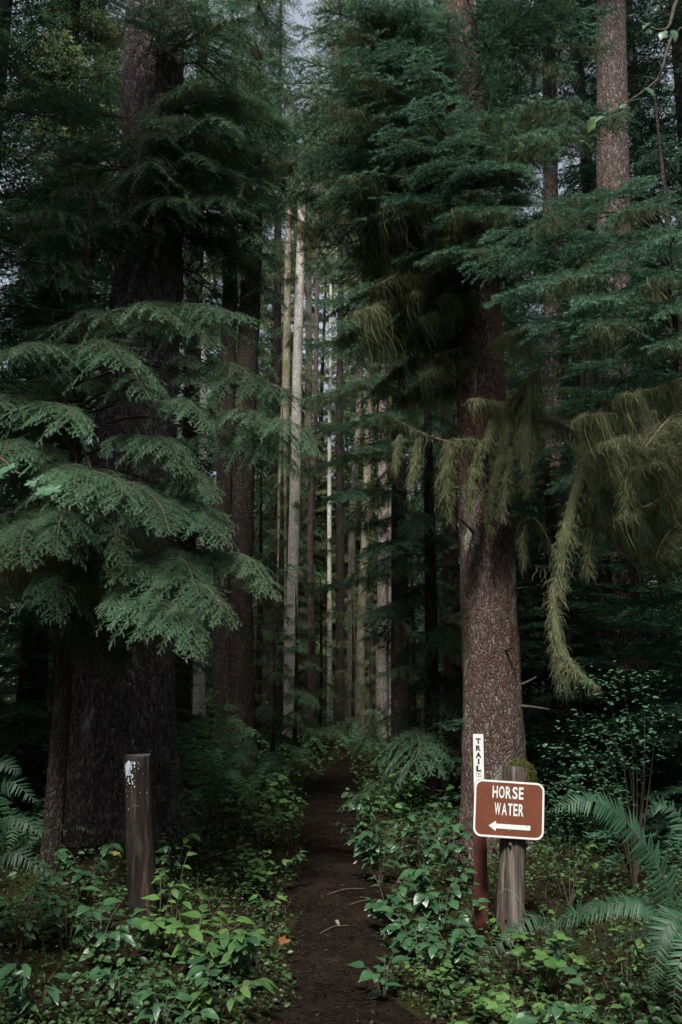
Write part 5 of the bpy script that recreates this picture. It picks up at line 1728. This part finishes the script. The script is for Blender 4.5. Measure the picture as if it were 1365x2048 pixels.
def rounded(w, h, r, n=7):
    pts = []
    for cx, cy, a0 in ((w / 2 - r, h / 2 - r, 0), (-w / 2 + r, h / 2 - r, 90), (-w / 2 + r, -h / 2 + r, 180), (w / 2 - r, -h / 2 + r, 270)):
        for k in range(n):
            a = math.radians(a0 + 90 * k / (n - 1))
            pts.append((cx + r * math.cos(a), cy + r * math.sin(a)))
    return np.array(pts)


def slab(poly, y0, y1):
    """Solid plate from an outline in XZ, between y0 (front) and y1 (back)."""
    n = len(poly)
    f = np.stack([poly[:, 0], np.full(n, y0), poly[:, 1]], -1)
    b = np.stack([poly[:, 0], np.full(n, y1), poly[:, 1]], -1)
    me_v = np.vstack([f, b])
    faces = [tuple(range(n)), tuple(range(2 * n - 1, n - 1, -1))] + [(j, n + j, n + (j + 1) % n, (j + 1) % n) for j in range(n)]
    return me_v, faces


def poly_mesh(name, v, faces, mat):
    me = bpy.data.meshes.new(name)
    me.from_pydata([tuple(p) for p in v], [], faces)
    me.materials.append(mat)
    me.update()
    return me


def ring_slab(po, pi, y0, y1):
    n = len(po)
    mk = lambda p, y: np.stack([p[:, 0], np.full(n, y), p[:, 1]], -1)
    v = np.vstack([mk(po, y0), mk(pi, y0), mk(po, y1), mk(pi, y1)])
    f = []
    for j in range(n):
        k = (j + 1) % n
        f += [(j, k, n + k, n + j), (2 * n + j, 3 * n + j, 3 * n + k, 2 * n + k), (j, 2 * n + j, 2 * n + k, k), (n + j, n + k, 3 * n + k, 3 * n + j)]
    return v, f


def text_mesh(s, height, width, mat, bold=0.0, depth=0.0008):
    cu = bpy.data.curves.new('lettering', 'FONT')
    cu.body = s
    cu.size = 1.0
    cu.offset = bold
    cu.space_character = 1.12
    cu.resolution_u = 5
    ob = bpy.data.objects.new('lettering_source', cu)
    link(ob)
    bpy.context.view_layer.update()
    me = bpy.data.meshes.new_from_object(ob.evaluated_get(bpy.context.evaluated_depsgraph_get()))
    bpy.data.objects.remove(ob)
    co = np.array([v.co[:] for v in me.vertices])
    mn, mx = co.min(0), co.max(0)
    co[:, 0] = (co[:, 0] - (mn[0] + mx[0]) / 2) / (mx[0] - mn[0]) * width
    co[:, 1] = (co[:, 1] - (mn[1] + mx[1]) / 2) / (mx[1] - mn[1]) * height
    out = np.stack([co[:, 0], np.zeros(len(co)), co[:, 1]], -1)
    me.vertices.foreach_set('co', out.astype(np.float32).ravel())
    me.materials.clear()
    me.materials.append(mat)
    me.name = 'lettering'
    me.update()
    return me


SD = DP - 0.098
SW, SH = 136 * SD / 1800, 105 * SD / 1800
ctr = P(1018.5, 1619, SD)
sign = thing('trail_sign', 'brown sign with white border reading HORSE WATER and a left arrow', 'sign', ctr)
sign.rotation_euler = (math.radians(-2), math.radians(4.0), math.radians(2))
px = SD / 1800.0
v, f = slab(rounded(SW, SH, 0.052), 0, 0.004)
part('plate', poly_mesh('plate', v, f, M_BROWN), sign)
v, f = ring_slab(rounded(SW - .002, SH - .002, 0.051), rounded(SW - .026, SH - .026, 0.040), -0.0012, -0.0002)
part('border', poly_mesh('border', v, f, M_WHITE), sign)


def on_sign(name, me, dx, dz, y=-0.0012):
    return part(name, me, sign, Matrix.Translation((dx, y, dz)))


def sp(pxx, pyy):
    """Pixel on the sign to sign coordinates, undoing its tilt."""
    dx, dz = (pxx - 1018.5) * px, (1619 - pyy) * px
    t = math.radians(4.0)
    return dx * math.cos(t) - dz * math.sin(t), dx * math.sin(t) + dz * math.cos(t)


def letters(s, cx, cy, wpx, hpx, each, bold):
    """Each letter is its own piece."""
    tot = sum(each) + 0.20 * (len(s) - 1)
    x = -wpx / 2
    k = wpx / tot
    for ch, w in zip(s, each):
        lx = x + w * k / 2
        dx, dz = sp(cx, cy)
        on_sign('letter', text_mesh(ch, hpx * px, w * k * px, M_WHITE, bold), dx + lx * px, dz)
        x += (w + 0.20) * k


letters('HORSE', 1018, 1588, 60, 22.5, (.9, .95, .95, .9, .8), 0.022)
letters('WATER', 1018.5, 1619, 56, 22.5, (1.2, 1.0, .85, .8, .95), 0.022)
ar = np.array([(-40, 0), (-26, 9.5), (-26, 4.3), (40, 4.3), (40, -4.3), (-26, -4.3), (-26, -9.5)]) * px
dx, dz = sp(1018, 1650.5)
v, f = slab(ar, -0.0012, -0.0002)
part('arrow', poly_mesh('arrow', v, [f[0]] + f[2:], M_WHITE), sign, Matrix.Translation((dx, 0, dz)))
for q, (bx, by) in enumerate(((1020, 1577), (1017, 1657), (1018.5, 1663), (1021, 1592), (1052, 1650), (1010, 1576), (1006, 1586), (1046, 1612))):
    mb = MB()
    s_ = .0065 if q < 2 else .0030
    add_tube(mb, [(0, 0.001, 0), (0, -.0022, 0)], [s_, s_ * .9], sides=9)
    dx, dz = sp(bx, by)
    part('screw' if q < 3 else 'pellet_dent', mb.mesh('screw', [M_SCREW]), sign, Matrix.Translation((dx, -0.0012, dz)))

# --- the trail marker
md = 6.32
mk_b = P(962, 1800, md)
mk_t = P(956.5, 1466, md)
gz0 = float(ground_h(mk_b[0], mk_b[1]))
mk = thing('trail_marker', 'flat red-brown trail marker with a white TRAIL sticker, behind the sign', 'marker', (mk_b[0], mk_b[1], gz0))
mk_h = mk_t[2] - gz0
mk.rotation_euler = (0, math.atan2(mk_t[0] - mk_b[0], mk_h), 0)
mw = 26 * md / 1800
pr = np.array([(-mw / 2, .004), (-mw / 2, 0), (-mw / 6, -.003), (mw / 6, -.003), (mw / 2, 0), (mw / 2, .004), (mw / 6, .002), (-mw / 6, .002)])
vv = np.vstack([np.column_stack([pr, np.full(8, -.15)]), np.column_stack([pr, np.full(8, mk_h)])])
part('strip', poly_mesh('strip', vv, [tuple(range(7, -1, -1)), tuple(range(8, 16))] + [(j, (j + 1) % 8, 8 + (j + 1) % 8, 8 + j) for j in range(8)], M_MARKER), mk)
dw = 20 * md / 1800
dh = 130 * md / 1800
v, f = slab(rounded(dw, dh, .003, 3), -0.0046, -0.0036)
part('sticker', poly_mesh('sticker', v, f, M_WHITE), mk, Matrix.Translation((0, 0, mk_h - .006 - dh / 2)))
mpx = md / 1800
for k, (ch, yy) in enumerate(zip('TRAIL', (1481, 1494.5, 1507.5, 1519.5, 1532.5))):
    wch = {'I': 3.4, 'A': 11.5}.get(ch, 10.0) * mpx
    part('letter', text_mesh(ch, 10.6 * mpx, wch, M_BLACKINK, 0.06), mk, Matrix.Translation((0, -0.0049, mk_h - (yy - 1466) * mpx)))
v, f = ring_slab(rounded(9.5 * mpx, 9.5 * mpx, .008, 4), rounded(8.1 * mpx, 8.1 * mpx, .007, 4), -.0052, -.0047)
part('emblem', poly_mesh('emblem', v, f, M_BLACKINK), mk, Matrix.Translation((0, 0, mk_h - 77 * mpx)))
tri = np.array([(0, 2.6), (-.9, .9), (-2, .4), (-1, -.4), (-1.2, -2), (0, -1.1), (1.2, -2), (1, -.4), (2, .4), (.9, .9)]) * mpx
v, f = slab(tri, -.0052, -.0047)
part('emblem_mark', poly_mesh('emblem_mark', v, [f[0]], M_BLACKINK), mk, Matrix.Translation((0, 0, mk_h - 77 * mpx)))
fig = np.array([(-3.5, 1.2), (-1, 1.6), (0, 2.8), (1, 1.6), (3.5, 1.4), (1.4, .4), (2.8, -2), (0, -.4), (-2.8, -2), (-1.4, .3)]) * mpx
v, f = slab(fig, -.0052, -.0047)
part('emblem_mark', poly_mesh('emblem_mark', v, [f[0]], M_BLACKINK), mk, Matrix.Translation((0, 0, mk_h - 89 * mpx)))

# ------------------------------------------------------------------ ground cover, moss, grass, litter
def scatter(n, y0, y1, half, seed, keep=None, pw=1.0):
    g = np.random.default_rng(seed)
    y = y0 + (y1 - y0) * g.random(n) ** pw
    x = (g.random(n) * 2 - 1) * np.minimum(half, 0.46 * y + .3)
    d = np.abs(x - trail_x(y)) - np.interp(y, [8, 11, 15, 18, 22], [0.32, 0.34, 0.36, 0.2, 0.0]) - 0.05 * np.sin(y * 1.9) - 0.04 * np.sin(y * 4.3 + 1)
    d += 0.07 * np.sin(x * 9 + y * 7)
    k = d > 0 if keep is None else keep(x, y, d, g)
    return x[k], y[k], d[k], g


def small_leaves(name, label, cat, n, y0, y1, half, size, zlo, zhi, mat, seed, pw=1.5, keep=None, tilt=.5, aspect=.62):
    x, y, d, g = scatter(n, y0, y1, half, seed, keep, pw)
    m = len(x)
    z = ground_h(x, y) + zlo + (zhi - zlo) * g.random(m) * np.clip(d * 2.5 + .35, .2, 1)
    p = np.stack([x, y, z], -1)
    an = g.random(m) * 6.283
    dv = norm(np.stack([np.cos(an), np.sin(an), g.normal(0, tilt * .6, m)], -1))
    up = norm(np.stack([g.normal(0, tilt, m), g.normal(-.15, tilt, m), np.ones(m)], -1))
    sd = norm(np.cross(up, dv))
    up = np.cross(dv, sd)
    s = (size[0] + (size[1] - size[0]) * g.random(m) ** 1.6)[:, None]
    w = s * aspect * .5
    V = np.stack([p, p + dv * s * .35 + sd * w + up * s * .08, p + dv * s * .75 + sd * w * .75 + up * s * .05, p + dv * s - up * s * .08,
                  p + dv * s * .75 - sd * w * .75 + up * s * .05, p + dv * s * .35 - sd * w + up * s * .08], 1).reshape(-1, 3)
    b = np.arange(m)[:, None] * 6
    mb = MB()
    var = np.clip(g.normal(.48, .2, m), 0, 1)
    mb.add(V, quads=np.vstack([b + np.array([0, 1, 2, 3]), b + np.array([0, 3, 4, 5])]), mat=0, var=np.tile(var, 2))
    return whole(name, mb.mesh(name, [mat]), label, cat, kind='stuff')


small_leaves('ground_cover', 'carpet of small round green leaves along both trail edges', 'ground cover', 60000, 3.7, 15, 3.6, (.016, .042), .01, .11, M_COVER, 1, keep=lambda x, y, d, g: (d > 0) & (g.random(len(x)) < 0.35 + 0.65 * (np.sin(x * 2.6 + 1.4 * y) + np.sin(2.2 * y - x * 3.1 + 1) + 0.6 * np.sin(7 * x + 5.5 * y) > -0.2)))
small_leaves('low_weeds', 'taller small-leaved weeds among the ground cover', 'weeds', 16000, 3.8, 13, 3.6, (.028, .06), .04, .24, M_COVER, 2, keep=lambda x, y, d, g: (d > .12) & (np.sin(x * 3 + y * 2.1) + np.sin(y * 3.3 - x * 4) > 0.1))
small_leaves('forest_undergrowth', 'leafy undergrowth covering the forest floor behind', 'undergrowth', 18000, 10.5, 34, 12, (.05, .13), .02, .50, M_LIGHTLEAF, 3, pw=1.2)
small_leaves('moss_carpet', 'dull yellow-green moss tufts on the banks', 'moss', 26000, 3.7, 15, 3.4, (.010, .022), .0, .035, M_GMOSS, 4, tilt=1.3, aspect=.35, keep=lambda x, y, d, g: (d > -.06) & (np.sin(x * 2.1 - y * 1.3 + 2) + np.sin(y * 2.3 + x) > -.3))

# grass blades
x, y, d, g = scatter(2600, 3.8, 12, 3.2, 9, keep=lambda x, y, d, g: (d > .02) & (d < 1.6), pw=1.3)
m = len(x)
p = np.stack([x, y, ground_h(x, y)], -1)
an = g.random(m) * 6.283
h = .08 + .22 * g.random(m) ** 2
dv = np.stack([np.cos(an), np.sin(an), np.zeros(m)], -1)
ws = np.stack([-np.sin(an), np.cos(an), np.zeros(m)], -1) * .0022
rows = []
for u in (0, .45, .8, 1.0):
    c = p + dv * (h * .75 * u * u)[:, None] + np.array([0, 0, 1.0]) * (h * (u - .42 * u * u))[:, None]
    k = 1 - .9 * u
    rows += [c - ws * k, c + ws * k]
V = np.stack(rows, 1).reshape(-1, 3)
b = np.arange(m)[:, None] * 8
mb = MB()
mb.add(V, quads=np.vstack([b + np.array([2 * k, 2 * k + 1, 2 * k + 3, 2 * k + 2]) for k in range(3)]), var=np.tile(np.clip(g.normal(.5, .25, m), 0, 1), 3))
whole('grass', mb.mesh('grass', [M_GRASS]), 'thin grass blades scattered along the trail banks', 'grass', kind='stuff')

# litter on the trail
g = np.random.default_rng(31)
m = 24000
y = 3.4 + 11 * g.random(m) ** 1.5
x = trail_x(y) + g.normal(0, .24, m)
p = np.stack([x, y, ground_h(x, y) + .014 + .012 * g.random(m)], -1)
an = g.random(m) * 6.283
L = .006 + .034 * g.random(m) ** 2.5
w = np.where(g.random(m) < .6, .0016, .006 * g.random(m) + .002)
dv = np.stack([np.cos(an), np.sin(an), g.normal(0, .25, m)], -1) * L[:, None]
sd = np.stack([-np.sin(an), np.cos(an), g.normal(0, .3, m)], -1) * w[:, None]
V = np.stack([p - sd, p + sd, p + dv + sd * .5, p + dv - sd * .5], 1).reshape(-1, 3)
mb = MB()
mb.add(V, quads=np.arange(m)[:, None] * 4 + np.array([0, 1, 2, 3]), var=np.clip(g.normal(.42, .24, m), 0, 1))
whole('leaf_litter', mb.mesh('leaf_litter', [M_LITTER]), 'brown needles and leaf bits littering the dark trail', 'litter', kind='stuff')

small_leaves('dead_leaves', 'dull brown fallen leaves scattered over the trail and banks', 'dead leaves', 1500, 3.6, 12, 2.2, (.02, .055), .012, .03, M_LITTER, 41, keep=lambda x, y, d, g: (d > -.4) & (d < .5) & (g.random(len(x)) < .7), tilt=.5, aspect=.6)
# a few single fallen leaves and sticks
FL = [(556, 1880, 4.95, M_ORANGE, .07, 'orange fallen leaf at the left trail edge'), (492, 1978, 4.5, M_PALE, .07, 'pale curled dead leaf low at the left'),
      (1268, 1882, 4.9, M_YELLOW, .05, 'small yellow leaf under the big fern'), (155, 1748, 5.6, M_ORANGE, .07, 'orange leaf among the dark plants at left'),
      (712, 1722, 7.2, M_PALE, .05, 'pale leaf on the trail right side'), (672, 1840, 5.6, M_PALE, .04, 'pale wood chip in the middle of the trail'),
      (225, 1706, 5.9, M_YELLOW, .05, 'yellow curled leaf left of the short post'), (780, 1640, 8.6, M_PALE, .05, 'light dead leaf in the salal right of the trail')]
for k, (pxx, pyy, d, mt, s, lab) in enumerate(FL):
    q = P(pxx, pyy, d)
    q[2] = max(q[2], float(ground_h(q[0], q[1])) + .03)
    me = lobed_leaf('fallen_leaf', mt, 5, .4) if k % 2 == 0 else leaf_mesh('fallen_leaf', mt, 1, .5, fold=.4, bend=.3)
    o = whole('fallen_leaf', me, lab, 'leaf', q)
    o.scale = (s, s, s)
    o.rotation_euler = (0.5, 0.3 * (k % 3), k * 1.1)
ST = [((700, 1712), (760, 1700), 7.0, 'thin pale stick lying across the right trail edge'), ((640, 1770), (700, 1782), 6.3, 'root-like stick across the middle of the trail'),
      ((655, 1700), (730, 1712), 7.4, 'dark stick across the trail further back')]
for (a, b, d, lab) in ST:
    A = on_ground(P(*a, d)[0], d, .02)
    B = on_ground(P(*b, d)[0], d + .1, .03)
    mb = MB()
    add_tube(mb, spline([A, (A + B) / 2 + [0, .03, .012], B], 10) - A, np.linspace(.0055, .003, 10), sides=6)
    whole('stick', mb.mesh('stick', [M_TWIG], smooth=True), lab, 'stick', A)
# bare twig and arching dry grass stem at the sign post
A = P(1000, 1782, 5.95)
mb = MB()
add_tube(mb, spline([P(1065, 1870, 5.9), P(1040, 1800, 5.92), P(1012, 1778, 5.95), P(994, 1790, 5.97)], 16) - A, np.linspace(.002, .0008, 16), sides=4)
whole('dry_grass_stem', mb.mesh('dry_grass_stem', [M_PALE]), 'single dry grass stem arching across the sign post', 'grass stem', A)
